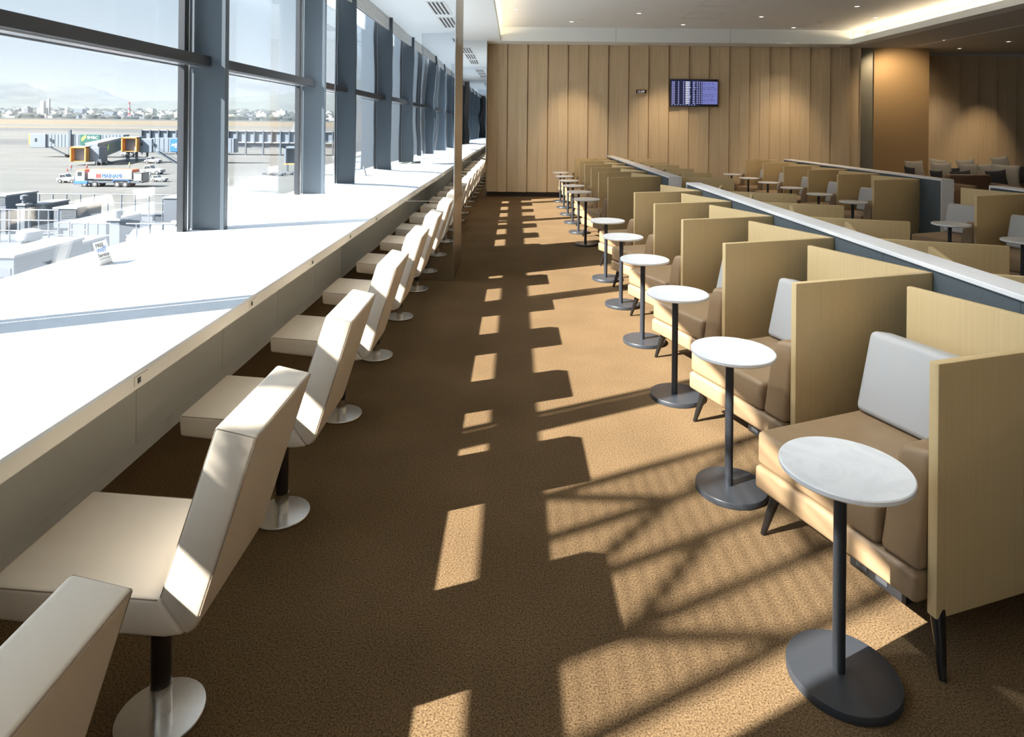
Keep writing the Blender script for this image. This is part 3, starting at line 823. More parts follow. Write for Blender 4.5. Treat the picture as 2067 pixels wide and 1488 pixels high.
# hills: ridge meshes with depth
def ridge(name, Y, prof, depth, label):
    bm = bmesh.new(); rnd = random.Random(len(prof)); n_ = 90; rows = []
    prof = sorted(prof)
    for j in range(9):
        f = j / 8.0; y_ = Y - depth * (1 - f); row = []
        for i in range(n_ + 1):
            px = prof[0][0] + (prof[-1][0] - prof[0][0]) * i / n_
            for (a, ha), (b, hb) in zip(prof, prof[1:]):
                if a <= px <= b:
                    q = (px - a) / (b - a); q = q * q * (3 - 2 * q); py = ha + (hb - ha) * q; break
            top = pt(px, py, Y)
            base = terrain(y_) - 4
            sh = f ** .8
            z = base + (top.z - base) * sh * (1 + .05 * math.sin(i * .9 + j * 1.7) * (1 - f)) + rnd.uniform(-3, 3) * (0 < j)
            row.append(bm.verts.new((top.x * (y_ / Y) ** .5, y_, z)))
        rows.append(row)
    rows.append([bm.verts.new((v.co.x, Y + 300, terrain(Y) - 10)) for v in rows[-1]])
    for a, b in zip(rows, rows[1:]):
        for i in range(n_): bm.faces.new((a[i], a[i + 1], b[i + 1], b[i]))
    mb = MB(); mb.bm.free(); mb.bm = bm
    o = mb.build(name, M['hill'], None, True); return tag(o, label, 'hill', kind='structure')
ridge('hill', 4200, [(-500, 205), (-350, 190), (-200, 160), (-60, 150), (0, 160), (45, 166), (75, 178), (110, 195), (150, 212), (190, 224), (240, 236)], 1500, 'hazy blue hill at the left of the window view')
ridge('hill', 5200, [(40, 205), (90, 178), (130, 175), (160, 170), (175, 172), (205, 181), (240, 197), (270, 206), (310, 203), (370, 203), (450, 202), (510, 194), (560, 190), (610, 184), (680, 180), (740, 196), (800, 205), (900, 215)], 1800, 'hazy blue ridge running behind the city to the right')

# city
rnd = random.Random(5)
spots = []
for Y, dens in ((1430, 1.0), (1530, 1.3), (1640, 1.0), (1760, 1.2), (1900, 1.5), (2080, 1.8), (2300, 2.2)):
    px = -30 + rnd.uniform(0, 14)
    while px < 690:
        wpx = rnd.uniform(6, 21) * (.75 if Y > 1800 else 1)
        if 372 < px < 445: px = 445
        hpx = rnd.uniform(3.5, 8) * (.8 if Y > 1800 else 1.15)
        if rnd.random() < .10: hpx *= 1.7
        if 40 < px < 96 and Y in (1530, 1640): hpx = rnd.uniform(12, 19); wpx = rnd.uniform(9, 16)
        spots.append((px + wpx / 2, Y, wpx, hpx)); px += wpx + rnd.uniform(2, 26) * dens
spots.sort(key=lambda q: q[0])
for i, (px, Y, wpx, hpx) in enumerate(spots):
    k_ = Y / FPX
    p = pt(px, 240, Y); z = terrain(Y) - 1
    tone = rnd.choice(('b_white', 'b_white', 'b_white', 'b_cream', 'b_grey', 'b_slate'))
    mb = MB().box(-wpx * k_ / 2, wpx * k_ / 2, -8, 8, 0, hpx * k_)
    if rnd.random() < .5: mb.box(-wpx * k_ * .2, wpx * k_ * .15, -4, 4, hpx * k_, hpx * k_ + 3.0)
    o = mb.build('city_building', M[tone], None, False, (p.x, Y, z))
    tone_w = {'b_white': 'white', 'b_cream': 'cream', 'b_grey': 'grey', 'b_slate': 'slate coloured'}[tone]
    tag(o, 'distant %s city building beyond the airfield, number %d counted from the left' % (tone_w, i + 1), 'building', 'distant city buildings')
for px, top, wd, lab in ((98.5, 199, 2.5, 'slender white tower rising over the distant city'), (87, 204, 4, 'pale tower block beside the slender white tower')):
    Y = 1585; p = pt(px, top, Y); z = terrain(Y) - 1
    tag(MB().box(-wd, wd, -wd, wd, 0, p.z - z).build('city_tower', M['b_white'], None, False, (p.x, Y, z)), lab, 'tower')
Y = 1480; p = pt(261, 206, Y); z = terrain(Y)
t = tag(empty('lattice_mast', (p.x, Y, z)), 'red and white radio mast over the distant city', 'mast')
hh = p.z - z
for q in range(6): MB().box(-2.2 + q * .3, 2.2 - q * .3, -2, 2, hh * q / 6, hh * (q + 1) / 6).build('mast_section', M['red_ink'] if q % 2 else M['b_white'], t)
mb = MB()
for i in range(230):
    px = rnd.uniform(-30, 700); Y = rnd.choice((1395, 1480, 1585, 1700, 1830, 1990, 2190, 2420)); p = pt(px, 240, Y)
    if abs(px - 93) < 14 and Y == 1585 or abs(px - 261) < 30 and Y == 1480: continue
    r = rnd.uniform(5, 12)
    mb.ball((p.x, Y, terrain(Y) + r * .3), r, 1, (rnd.uniform(1, 2.6), 1, rnd.uniform(.6, .9)))
o = mb.build('trees', M['tree'], None, True); tag(o, 'dark tree clumps between the distant city buildings', 'trees', kind='stuff')

# haze over the far side of the airfield
hz = bpy.data.materials.new('haze'); hz.use_nodes = True; hn = hz.node_tree; hn.nodes.clear()
ho = hn.nodes.new('ShaderNodeOutputMaterial'); hv = hn.nodes.new('ShaderNodeVolumeScatter')
hv.inputs['Color'].default_value = (.76, .87, 1.0, 1); hv.inputs['Density'].default_value = .00013; hv.inputs['Anisotropy'].default_value = .0
ha = hn.nodes.new('ShaderNodeVolumeAbsorption'); ha.inputs['Color'].default_value = (0, 0, 0, 1); ha.inputs['Density'].default_value = .00012
hs = hn.nodes.new('ShaderNodeAddShader'); hn.links.new(hv.outputs[0], hs.inputs[0]); hn.links.new(ha.outputs[0], hs.inputs[1])
hn.links.new(hs.outputs[0], ho.inputs['Volume'])
o = MB().box(-8500, 1200, 650, 8500, -30, 300).build('haze', hz); tag(o, 'pale blue haze hanging over the far airfield and city', 'haze', kind='stuff')

# ---------------- vehicles
def wheel(parent, x, y, r, wd=.3):
    o = MB().tube((0, -wd / 2, 0), (0, wd / 2, 0), r, seg=20).build('wheel', M['rubber'], parent, True, (x, y, r))
    MB().tube((0, -wd / 2 - .02, 0), (0, wd / 2 + .02, 0), r * .55, seg=14).build('hub', M['v_white'], o, True)
    return o
p = ground_pt(160, 376, GZ)
t = tag(empty('fuel_truck', (p.x, p.y, GZ)), 'white fuel tanker truck with orange red top on the apron', 'truck')
t.scale = (1.12, 1.12, 1.08)
MB().box(.2, 11.2, -1.1, 1.1, .75, 1.15).box(8.9, 11.6, -1.15, 1.15, .8, 1.0).build('chassis', M['steel_mid'], t)
cb = MB().prism([(.05, 1.1), (0, 1.9), (.25, 2.95), (1.75, 2.95), (1.75, 1.1)], -1.2, 1.2, 'y', .05).build('cab', M['v_white'], t)
MB().prism([(-.012, 1.95), (.22, 2.8), (.26, 2.8), (.03, 1.95)], -1.05, 1.05, 'y').box(.5, 1.2, -1.215, -1.19, 2.0, 2.7).build('cab_window', M['v_glass'], cb)
MB().box(-.1, 2.2, -1.22, 1.22, .55, 1.12, .05).build('bumper', M['v_blue'], t)
MB().box(.1, 1.7, -1.1, 1.1, 2.95, 3.12, .04).build('cab_fairing', M['v_red'], t)
MB().box(2.3, 10.0, -1.24, 1.24, 1.45, 2.62, .05).build('tank', M['v_white'], t)
MB().prism([(-1.24, 2.6), (-1.0, 3.22), (1.0, 3.22), (1.24, 2.6)], 2.5, 9.9, 'x').build('tank_top', M['v_red'], t)
MB().box(8.4, 8.5, -1.2, 1.2, 1.4, 2.7).box(10.1, 11.7, -1.1, -1.0, 1.2, 2.65).box(10.1, 11.7, -1.1, 1.1, 2.55, 2.7).box(11.6, 11.7, -1.1, 1.1, 1.0, 2.6).box(10.3, 11.4, -.9, .9, 1.1, 1.9).build('pump_frame', M['v_white'], t)
for s in (-1, 1):
    for xx in (1.65, 3.45, 7.35, 8.75): wheel(t, xx, s * 1.02, .52)
MB().prism([(6.5, .95), (6.8, 1.35), (9.3, 1.35), (9.7, .95), (9.5, .95), (9.2, 1.25), (6.9, 1.25), (6.7, .95)], -1.24, -.8, 'y').build('mudguard', M['v_blue'], t)
Mx = Matrix.Rotation(R(90), 4, 'X')
text('lettering', 'MAINAMI', 1.0, M['v_blue'], t, Matrix.Translation((4.75, -1.262, 1.72)) @ Mx, .005, 3.4)
m_ = MB()
for q in range(3): m_.box(3.75 + q * .30, 3.97 + q * .30, -1.256, -1.24, 1.68, 2.38)
m_.build('emblem', M['red_ink'], t)

def tractor(px, py, scale, label, flip=1):
    p = ground_pt(px, py, GZ)
    t = tag(empty('tow_tractor', (p.x, p.y, GZ)), label, 'vehicle', 'white apron vehicles')
    t.scale = (scale * flip, scale, scale)
    MB().prism([(-1.9, .4), (-1.95, .9), (-1.0, 1.05), (-.6, 1.15), (.2, 1.2), (1.0, 1.15), (1.9, .95), (1.95, .4)], -.85, .85, 'y', .06).build('body', M['v_white'], t)
    MB().prism([(-1.5, 1.0), (-1.3, 1.75), (-.3, 1.75), (0.1, 1.15)], -.75, .75, 'y', .05).build('cab', M['v_white'], t)
    MB().prism([(-1.3, 1.15), (-1.18, 1.62), (-.9, 1.62), (-.85, 1.15)], -.78, .78, 'y').prism([(-.75, 1.15), (-.78, 1.62), (-.4, 1.62), (-.12, 1.2)], -.78, .78, 'y').build('cab_window', M['v_glass'], t)
    for s in (-1, 1):
        for xx in (-1.2, 1.15): wheel(t, xx, s * .78, .38, .22)
tractor(139, 369, 1.05, 'white tow tractor at the nose of the fuel truck')
tractor(309, 352, 1.25, 'larger white tow tractor behind the fuel truck')
tractor(322, 367, .80, 'small white tow tractor at the tail of the fuel truck')
tractor(309, 330, 1.15, 'white van parked under the blue sign boarding bridge')
tractor(258, 316, 1.2, 'white apron vehicle farther off between the boarding bridges', -1)

def worker(px, py, vest, label, hel='v_white'):
    p = ground_pt(px, py, GZ)
    t = tag(empty('person', (p.x, p.y, GZ)), label, 'person', 'apron workers')
    me = bpy.data.meshes.new('body')
    V = [(0, 0, .92), (0, 0, 1.15), (0, 0, 1.42), (0, 0, 1.55), (0, 0, 1.70), (.12, 0, .86), (.13, -.02, .48), (.13, 0, .07), (-.12, 0, .86), (-.13, .03, .48), (-.14, .02, .07), (.2, 0, 1.40), (.26, -.03, 1.12), (.25, -.15, .90), (-.2, 0, 1.40), (-.26, 0, 1.12), (-.26, -.10, .88), (.13, -.14, .04), (-.14, -.12, .04), (0, -.01, 1.62)]
    E = [(0, 1), (1, 2), (2, 3), (3, 19), (19, 4), (0, 5), (5, 6), (6, 7), (7, 17), (0, 8), (8, 9), (9, 10), (10, 18), (2, 11), (11, 12), (12, 13), (2, 14), (14, 15), (15, 16)]
    rr = [.15, .15, .17, .065, .10, .10, .075, .055, .10, .075, .055, .075, .055, .045, .075, .055, .045, .045, .045, .10]
    me.from_pydata(V, E, [])
    o = bpy.data.objects.new('body', me); C.objects.link(o); o.parent = t
    o.modifiers.new('skin', 'SKIN'); o.modifiers.new('sub', 'SUBSURF').levels = 1
    for v, r in zip(me.skin_vertices[0].data, rr): v.radius = (r, r * .8)
    me.skin_vertices[0].data[0].use_root = True
    me.materials.append(M['overall'])
    MB().lathe([(.205, 0), (.215, .18), (.225, .38), (.18, .46), (.10, .48)], 16, Matrix.Translation((0, 0, .98)) @ Matrix.Diagonal((1, .8, 1, 1))).build('vest', M[vest], t, True)
    MB().lathe([(.15, 1.68), (.13, 1.72), (.12, 1.80), (.07, 1.85), (0, 1.86)], 16).build('helmet', M[hel], t, True)
worker(143.5, 345.5, 'vest_red', 'worker in a red vest and white helmet standing left of the truck')
worker(175, 346, 'vest_red', 'worker in a red vest standing behind the truck cab', 'orange')
worker(150, 373, 'overall', 'worker in grey overalls beside the white tow tractor')
worker(261.5, 341, 'hivis', 'worker in a yellow hi-vis vest behind the tanker')
worker(303, 362, 'overall', 'worker in grey overalls at the tail of the tanker')
for px, py, lab in ((136, 345.6, 'red traffic cone beside the worker in a red vest'), (157, 346, 'red traffic cone lying right of the worker in red')):
    p = ground_pt(px, py, GZ)
    t = tag(empty('traffic_cone', p), lab, 'cone')
    MB().cyl(0, 0, 0, .75, .2, .04, 14).build('cone', M['red_ink'], t); MB().box(-.26, .26, -.26, .26, 0, .05).build('foot', M['rubber'], t)

# ---------------- boarding bridges
def rect(px0, py0, px1, py1, Y):
    a, b = pt(px0, py1, Y), pt(px1, py0, Y)
    return a.x, b.x, a.z, b.z
def ribbed(mb, x0, x1, y0, y1, z0, z1, step):
    x = x0 + step / 2
    while x < x1: mb.box(x - step * .18, x + step * .18, y0 - .08, y1, z0 + .05, z1 - .05); x += step
def hood(name, t, px0, py0, px1, py1, Y):
    x0, x1, z0, z1 = rect(px0, py0, px1, py1, Y); q = .45
    MB().box(x0, x0 + q, Y - 1.2, Y + .3, z0, z1, .1).box(x1 - q, x1, Y - 1.2, Y + .3, z0, z1, .1).box(x0, x1, Y - 1.2, Y + .3, z1 - q, z1, .1).box(x0, x1, Y - .9, Y, z0, z0 + .18).build(name, M['orange'], t)
    MB().box(x0 + q, x1 - q, Y + 1.2, Y + 1.3, z0, z1 - q).build('doorway', M['steel_mid'], t)
    MB().box(x0 + .1, x1, Y + .25, Y + 3.2, z0 - .1, z1 + .15).build('cabin', M['steel_paint'], t)
# first, far left, green sign
Y = 226
t = tag(empty('boarding_bridge', (0, 0, 0)), 'grey boarding bridge with a large upright green sign, farthest of three', 'boarding bridge', 'boarding bridges')
x0, x1, z0, z1 = rect(92, 272, 250, 296, Y)
m_ = MB().box(x0, x1, Y, Y + 3.2, z0, z1); ribbed(m_, x0, x1, Y, Y + 3.2, z0, z1, 1.2); m_.build('tunnel', M['steel_paint'], t)
a0, a1, b0, b1 = rect(62, 270, 94, 298, Y)
MB().box(a0, a1, Y - .4, Y + 3.6, b0, b1, .15).build('cabin', M['steel_paint'], t)
MB().box(a0 - .6, a0 + .1, Y - .3, Y + 3.4, b0 + 1.0, b1 - .2, .1).build('hood', M['orange'], t)
m_ = MB()
for q0, q1 in ((72, 76), (102, 106)):
    c0, c1, d0, d1 = rect(q0, 279, q1, 286, Y); m_.box(c0, c1, Y - .45, Y - .3, d0, d1)
m_.build('cabin_window', M['v_glass'], t)
c0, c1, d0, d1 = rect(162, 272, 203, 293, Y)
ad = MB().box(c0, c1, Y - .2, Y - .05, d0, d1).build('advertising_panel', M['ad_green'], t)
text('lettering', 'SMBC', 1.4, M['white_ink'], ad, Matrix.Translation((c0 + (c1 - c0) * .35, Y - .23, d0 + (d1 - d0) * .60)) @ Mx, .01, (c1 - c0) * .53)
MB().prism([(c0 + .5, d0 + 1.5), (c0 + .5, d0 + 2.5), (c0 + 1.7, d0 + 3.5), (c0 + 2.2, d0 + 3.55), (c0 + 2.2, d0 + 2.6), (c0 + 1.1, d0 + 1.5)], Y - .24, Y - .2, 'y').build('emblem', M['ad_lime'], ad)
c0, c1, d0, d1 = rect(140, 262, 145, 317, Y)
MB().box(c0, c1, Y - .6, Y, GZ + .9, d1).build('support_column', M['steel_mid'], t)
for xx in (-.9, .9): MB().tube((xx + (c0 + c1) / 2, Y - .9, GZ + .55), (xx + (c0 + c1) / 2, Y + .3, GZ + .55), .55, seg=16).build('wheel', M['rubber'], t)
a, b = pt(106, 297, Y), pt(138, 314, Y)
m_ = MB()
for q in (0, 1.0): m_.tube((a.x, Y - .6 - q, a.z), (b.x, Y - .6 - q, GZ + .9), .14, seg=6)
for q in range(14): m_.box(a.x + (b.x - a.x) * q / 14 - .12, a.x + (b.x - a.x) * q / 14 + .2, Y - 1.6, Y - .6, a.z + (GZ + .9 - a.z) * q / 14, a.z + (GZ + .9 - a.z) * q / 14 + .08)
m_.build('stairs', M['steel_mid'], t)
# second, nearest, orange hood
Y = 187
t = tag(empty('boarding_bridge', (0, 0, 0)), 'boarding bridge nearest the truck with orange hood and slanted green sign', 'boarding bridge', 'boarding bridges')
hood('hood', t, 146, 296, 179, 326, Y)
a0, a1, b0, b1 = rect(176, 297, 200, 325, Y + .2)
MB().box(a0, a1, Y + .3, Y + 4.2, b0, b1, .15).build('corridor_head', M['steel_paint'], t)
n0, n1 = pt(197, 323, Y + 1), pt(197, 291, Y + 1); f0, f1 = pt(247, 302, 219), pt(247, 279, 219)
def seg_box(n0, n1, f0, f1, off0, off1):
    return [(n0.x + off0, n0.y, n0.z), (n0.x + off1, n0.y, n0.z), (f0.x + off1, f0.y, f0.z), (f0.x + off0, f0.y, f0.z), (n1.x + off0, n1.y, n1.z), (n1.x + off1, n1.y, n1.z), (f1.x + off1, f1.y, f1.z), (f1.x + off0, f1.y, f1.z)]
MB().hexa(seg_box(n0, n1, f0, f1, -3.6, 0)).build('tunnel', M['steel_paint'], t)
MB().hexa([(n1.x - 3.7, n1.y, n1.z), (n1.x + .1, n1.y, n1.z), (f1.x + .1, f1.y, f1.z), (f1.x - 3.7, f1.y, f1.z), (n1.x - 3.7, n1.y, n1.z + .3), (n1.x + .1, n1.y, n1.z + .3), (f1.x + .1, f1.y, f1.z + .3), (f1.x - 3.7, f1.y, f1.z + .3)]).build('tunnel_roof', M['v_white'], t)
def lerp(a, b, q): return a + (b - a) * q
g0, g1, h0, h1 = lerp(n0, f0, .28), lerp(n1, f1, .28), lerp(n0, f0, .9), lerp(n1, f1, .9)
up = Vector((0, 0, .5))
ad = MB().hexa(seg_box(g0 + up, g1 - up * 1.2, h0 + up, h1 - up * 1.2, .02, .12)).build('advertising_panel', M['ad_green'], t)
e0, e1, k0, k1 = lerp(n0, f0, .31), lerp(n1, f1, .31), lerp(n0, f0, .40), lerp(n1, f1, .40)
MB().hexa(seg_box(lerp(e0, e1, .25), lerp(e0, e1, .6), lerp(k0, k1, .5), lerp(k0, k1, .85), .12, .16)).build('emblem', M['ad_lime'], ad)
m_ = MB()
for q in (.75, .6, .45, .3): m_.hexa(seg_box(lerp(g0, g1, q) + (h0 - g0) * .3, lerp(g0, g1, q + .05) + (h0 - g0) * .3, lerp(h0, h1, q), lerp(h0, h1, q + .05), .12, .15))
m_.build('lettering_lines', M['steel_mid'], ad)
for q in (196, 205):
    p = ground_pt(q, 334, GZ)
    MB().tube((p.x - .3, p.y, GZ + .7), (p.x + .3, p.y + .9, GZ + .7), .7, seg=18).build('wheel', M['rubber'], t)
p = ground_pt(200.5, 334, GZ)
MB().box(p.x - .5, p.x + .5, p.y, p.y + .8, GZ + .8, n0.z + .3).build('support_column', M['steel_mid'], t)
a, b = pt(208, 318, Y + 8), pt(238, 333, Y + 8)
m_ = MB()
for q in (0, 1.0): m_.tube((a.x, Y + 6 - q, a.z), (b.x, Y + 6 - q, GZ + .3), .15, seg=6)
m_.build('stairs', M['steel_mid'], t)
# third, blue sign
Y = 200
t = tag(empty('boarding_bridge', (0, 0, 0)), 'boarding bridge with blue sign, cut off by the upright fin', 'boarding bridge', 'boarding bridges')
hood('hood', t, 249, 277, 281, 306, Y)
a0, a1, b0, b1 = rect(280, 280, 306, 308, Y)
MB().box(a0, a1, Y + .3, Y + 4, b0, b1, .15).build('corridor_head', M['steel_paint'], t)
x0, x1, z0, z1 = rect(304, 280, 470, 307, Y)
m_ = MB().box(x0, x1, Y + .6, Y + 4, z0, z1); ribbed(m_, x0, x1, Y + .6, Y + 4, z0, z1, 1.4); m_.build('tunnel', M['steel_paint'], t)
m_ = MB()
for q0 in (283, 306):
    c0, c1, d0, d1 = rect(q0, 288, q0 + 4, 294, Y); m_.box(c0, c1, Y + .2, Y + .32, d0, d1)
m_.build('cabin_window', M['v_glass'], t)
c0, c1, d0, d1 = rect(342, 281, 372, 306, Y)
ad = MB().box(c0, c1, Y + .35, Y + .5, d0, d1).build('advertising_panel', M['ad_blue'], t)
text('lettering', 'SMF', 1.2, M['white_ink'], ad, Matrix.Translation((c0 + .4, Y + .33, d0 + 1.6)) @ Mx, .01, 1.1, shear=.3)
MB().prism([(c0 + 1.55, d0 + 1.2), (c0 + 1.65, d0 + 2.5), (c0 + 2.1, d0 + 2.6), (c0 + 2.05, d0 + 1.2)], Y + .3, Y + .35, 'y').build('emblem', M['white_ink'], ad)
for q0, q1 in ((250, 255), (269, 272), (291, 293)):
    c0, c1, d0, d1 = rect(q0, 305, q1, 328, Y); MB().box(c0, c1, Y + 1, Y + 1.8, GZ, z0 + .2).build('support_column', M['steel_mid'], t)
a, b = pt(322, 306, Y), pt(371, 337, Y)
m_ = MB()
for q in (0, 1.2): m_.tube((a.x, Y - .2 - q, a.z), (b.x, Y - .2 - q, b.z), .22, seg=6); m_.tube((a.x, Y - .2 - q, a.z + 1.1), (b.x, Y - .2 - q, b.z + 1.1), .07, seg=6)
for q in range(22):
    f = q / 22; m_.box(lerp(a.x, b.x, f) - .1, lerp(a.x, b.x, f) + .3, Y - 1.4, Y - .2, lerp(a.z, b.z, f), lerp(a.z, b.z, f) + .08)
m_.build('stairs', M['steel_mid'], t)
# glazed walkway along the pier behind
Y = 252
t = tag(empty('covered_walkway', (0, 0, 0)), 'long glazed grey walkway on posts behind the boarding bridges', 'walkway')
x0, x1, z0, z1 = rect(284, 263, 700, 300, Y)
MB().box(x0, x1, Y, Y + 5, z1 - .9, z1 - .5).box(x0, x1, Y, Y + 5, z0 + 2.6, z0 + 3.1).build('deck', M['v_white'], t)
MB().box(x0 + .2, x1, Y + .6, Y + .7, z0 + 3.1, z1 - .9).build('glazing', M['steel_paint'], t)
MB().box(x0 + .2, x1, Y + .8, Y + 4.5, GZ + 3.0, z0 + 2.6).build('lower_wall', M['steel_mid'], t)
x = x0; k_ = 0
while x < x1 and k_ < 26:
    MB().box(x, x + .45, Y - .1, Y + .6, GZ if k_ % 2 == 0 else z0 + 2.6, z1 - .5).build('post', M['steel_mid'], t); x += 3.4; k_ += 1
m_ = MB()
for zz in (.1, .6, 1.0): m_.box(x0, x1, Y, Y + .08, z1 - .5 + zz, z1 - .42 + zz)
m_.build('handrail', M['galv'], t)
# grey portal in the second window bay, with dollies in front
Y = 170
t = tag(empty('boarding_gate', (0, 0, 0)), 'grey square boarding gate on legs seen low in the window before the mirror', 'boarding gate')
x0, x1, z0, z1 = rect(573, 296, 615, 330, Y)
MB().box(x0, x0 + .5, Y, Y + 3, z0, z1).box(x0, x1, Y, Y + 3, z1 - .5, z1).box(x1 - .5, x1, Y, Y + 3, z0, z1).build('frame', M['steel_paint'], t)
MB().box(x0 + .5, x1 - .5, Y + 2, Y + 2.2, z0, z1 - .5).build('doorway', M['steel_mid'], t)
MB().box(x0, x1, Y - .3, Y + .1, z0 - .3, z0).build('sill', M['orange'], t)
for xx in (x0 + .3, x1 - .6): MB().box(xx, xx + .4, Y + 1, Y + 1.5, GZ, z0).build('leg', M['steel_mid'], t)
for i, px in enumerate((541, 561, 581)):
    p = ground_pt(px, 353 + 2 * (i % 2), GZ)
    t = tag(empty('baggage_dolly', p), 'dark baggage dolly on the apron below the grey gate, %s from left' % names[i], 'dolly', 'baggage dollies')
    MB().box(-1.3, 1.3, -.8, .8, .4, .55).build('deck', M['steel_mid'], t)
    m_ = MB()
    for xx in (-1.25, 1.25):
        for yy in (-.75, .75): m_.tube((xx, yy, .5), (xx, yy, 1.4), .05, seg=6)
    m_.build('rails', M['galv'], t)
    for xx in (-.9, .9):
        for yy in (-.7, .7): MB().tube((xx, yy - .08, .22), (xx, yy + .08, .22), .22, seg=12).build('wheel', M['rubber'], t)
# parked airplane behind the walkway
Y = 330
p = pt(600, 270, Y); g = terrain(Y)
t = tag(empty('airplane', (p.x, Y, g)), 'white airliner with a red tail emblem parked beyond the walkway', 'airplane')
MB().lathe([(0, 0), (.9, 1), (1.7, 3.5), (1.9, 7), (1.9, 24), (1.2, 31), (.3, 35), (0, 35.2)], 24, Matrix.Translation((-32, 0, 4.0)) @ Matrix.Rotation(R(90), 4, 'Y')).build('fuselage', M['v_white'], t, True)
fz = pt(590, 246, Y).z - g
tf = MB().prism([(-4.6, 5.5), (-1.2, fz), (1.2, fz), (1.6, 5.2)], -.18, .18, 'y').build('tail_fin', M['v_white'], t)
MB().tube((-.3, -.22, fz - 2.4), (-.3, .22, fz - 2.4), .9, seg=20).build('emblem', M['red_ink'], tf)
MB().hexa([(-20, -14, 3.2), (-17.5, -14, 3.2), (-12, 14, 3.2), (-18, 14, 3.2), (-20, -14, 3.45), (-17.5, -14, 3.45), (-12, 14, 3.45), (-18, 14, 3.45)]).build('wing', M['v_white'], t)
MB().tube((-26, 0, 0), (-26, 0, 3), .3).tube((-14, -2, 0), (-14, -2, 3), .4).tube((-14, 2, 0), (-14, 2, 3), .4).build('landing_gear', M['rubber'], t)

# ---------------- rooftop below the window
RZ = -2.6
o = MB().box(-60, -2.7, -14, 26.8, RZ - .5, RZ).box(-60, -2.7, 26.5, 26.8, RZ, RZ + .25).box(-60, -2.7, -14, 26.5, GZ, RZ - .5).build('roof', M['roof'])
struct(o, 'pale flat roof with plant just below the windows', 'roof')
def railing(px0, px1, Y, label, n_):
    a, b = pt(px0, 430, Y), pt(px1, 430, Y)
    t = tag(empty('roof_railing', (a.x, Y, RZ)), label, 'railing', 'roof railings')
    L = b.x - a.x
    m_ = MB()
    for zz in (1.1, .75, .4): m_.tube((0, 0, zz), (L, 0, zz), .022, seg=8)
    m_.build('rail', M['galv'], t)
    for i in range(n_ + 1): MB().tube((L * i / n_, 0, 0), (L * i / n_, 0, 1.1), .026, seg=8).build('post', M['galv'], t)
railing(-60, 660, 26.2, 'grey railing along the far edge of the pale roof', 26)
railing(-60, 118, 21.5, 'white roof railing on the left, in front of the grey boxes', 9)
railing(118, 460, 18.8, 'white roof railing nearer the window in front of the skylights', 13)
railing(20, 180, 15.2, 'short roof railing beside the round roof fan', 6)
def roofbox(px0, py0, px1, Y, dy, label, dark=None, cat='roof unit', name='roof_unit', cap=True, mat='unit'):
    x0, x1, _, z1 = rect(px0, py0, px1, py0 + 10, Y)
    t = tag(empty(name, ((x0 + x1) / 2, Y, RZ)), label, cat, 'roof plant units')
    hw = (x1 - x0) / 2; h = z1 - RZ
    MB().box(-hw, hw, 0, dy, 0, h - .06, .01).build('housing', M[mat], t)
    if cap: MB().box(-hw - .03, hw + .03, -.03, dy + .03, h - .06, h, .01).build('lid', M['v_white'], t)
    if dark:
        m_ = MB()
        for q in range(5): m_.box(-hw + 2 * hw * dark[0], -hw + 2 * hw * dark[1], -.012, -.002, h * dark[2] + q * h * (dark[3] - dark[2]) / 5, h * dark[2] + (q + .8) * h * (dark[3] - dark[2]) / 5)
        m_.build('louvre', M['unit_dark'], t)
    return t
roofbox(-12, 394, 12, 23.0, 1.5, 'dark topped roof box at the left window edge', (.05, .95, .75, .95))
roofbox(51, 412, 83, 24.2, 1.5, 'low grey roof box between the two railings', (.1, .9, .2, .8))
roofbox(108, 419, 155, 21.9, 1.3, 'white roof unit with a dark louvre at its top right', (.33, .97, .68, .93))
roofbox(-40, 515, 28, 12.6, 2.0, 'large ribbed roof box in the lower left window corner', (.05, .9, .1, .85), mat='unit')
roofbox(28, 512, 78, 13.4, 1.6, 'grey roof box beside the large ribbed one', (.6, .95, .1, .6))
roofbox(85, 497, 134, 15.0, 1.4, 'sloped grey roof unit behind the wifi sign', (.08, .3, .3, .9))
roofbox(140, 446, 214, 20.0, 1.8, 'wide pale roof unit left of the white roof post', (.7, .95, .2, .6))
roofbox(330, 398, 372, 22.5, 1.3, 'pale roof box close to the upright fin', (.1, .9, .1, .4))
def roofpost(px0, px1, py, Y, label):
    t = roofbox(px0, py + 18, px1, Y, .3, label, None, 'roof post', 'roof_post')
    h = pt(px0, py, Y).z - RZ; h0 = pt(px0, py + 18, Y).z - RZ
    MB().lathe([(.07, h0), (.07, h - .18), (.12, h - .16), (.12, h - .03), (.05, h), (0, h)], 16, Matrix.Translation((0, .15, 0))).build('vent_cap', M['unit'], t, True)
roofpost(34, 50, 394, 22.6, 'white roof post with a round cap at the left')
roofpost(221, 241, 424, 17.4, 'white roof post with a round cap behind the wifi sign')
x0, x1, z0, z1 = rect(10, 468, 58, 503, 16.2)
t = tag(empty('roof_fan', ((x0 + x1) / 2, 16.6, RZ)), 'white roof fan with a round mushroom cap', 'roof fan')
hw = (x1 - x0) / 2
MB().box(-hw, hw, -hw, hw, 0, z0 - RZ + .1, .02).build('curb', M['unit'], t)
MB().cyl(0, 0, z0 - RZ + .1, z1 - RZ - .2, hw * .55).build('throat', M['unit'], t, True)
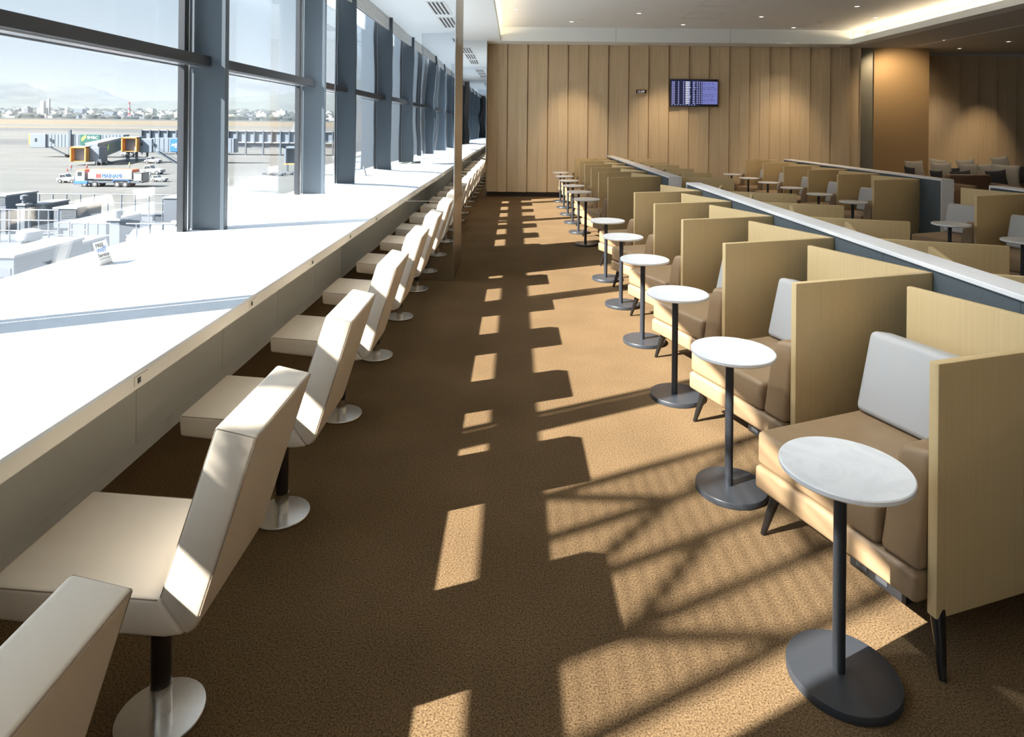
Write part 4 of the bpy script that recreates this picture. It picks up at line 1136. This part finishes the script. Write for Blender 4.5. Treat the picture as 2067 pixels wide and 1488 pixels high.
MB().lathe([(hw * .95, z1 - RZ - .26), (hw, z1 - RZ - .2), (hw * .9, z1 - RZ - .05), (hw * .5, z1 - RZ), (0, z1 - RZ)], 28).build('cap', M['v_white'], t, True)
for i in range(7):
    px = 250 + i * 20
    a = pt(px, 470 - i * 4.5, 19.4)
    t = tag(empty('skylight', (a.x, 19.6, RZ)), 'low white skylight hood on the roof, %s from the left' % names[i], 'skylight', 'roof skylights')
    hz_ = max(.35, a.z - RZ)
    MB().prism([(-.02, 0), (0, hz_ * .6), (.5, hz_), (1.6, hz_ * .55), (1.62, 0)], -.13, .13, 'x').build('hood', M['v_white'], t)
    MB().box(-.12, .12, .0, 1.6, 0, .12).build('curb', M['unit'], t)
t = tag(empty('roof_ladder', (pt(158, 440, 16.8).x, 16.8, RZ)), 'white roof ladder with tall hooped rails', 'ladder')
for xx in (-.24, .24): MB().tube((xx, 0, 0), (xx, 0, 1.45), .025, seg=8).build('rail', M['v_white'], t)
for q in range(5): MB().tube((-.24, 0, .2 + q * .26), (.24, 0, .2 + q * .26), .018, seg=8).build('rung', M['v_white'], t)

# steel lattice screen outside, whose posts shade the carpet
t = tag(empty('lattice_screen', (-4.2, 0, RZ)), 'steel lattice screen on the roof outside the near window', 'screen')
zb, zt = 3.72 - RZ, 5.75 - RZ
for i in range(5): MB().tube((0, .444 - .265 * i, zb), (0, .444 - .265 * i, zt), .027, seg=10).build('post', M['steel_mid'], t)
for yy in (-1.5, -2.2): MB().tube((0, yy, 0), (0, yy, zt), .05, seg=10).build('mast', M['steel_mid'], t)
for zz in (zb, zt): MB().tube((0, -2.25, zz), (0, .50, zz), .03, seg=10).build('chord', M['steel_mid'], t)
m_ = MB()
for y0_, y1_, za, zc_ in ((.44, .18, .10, .55), (.18, -.09, .55, .15), (-.09, -.35, .62, .30), (.18, -.35, .95, .95), (-.35, -.61, .25, .72), (.44, .18, .95, .60)):
    m_.tube((0, y0_, zb + za), (0, y1_, zb + zc_), .024, seg=8)
m_.build('brace', M['steel_mid'], t)
m_ = MB()
for q in range(34): m_.box(-.004, .004, -.60, .44, zb + .05 + q * .056, zb + .066 + q * .056)
m_.build('louvre', M['steel_mid'], t)
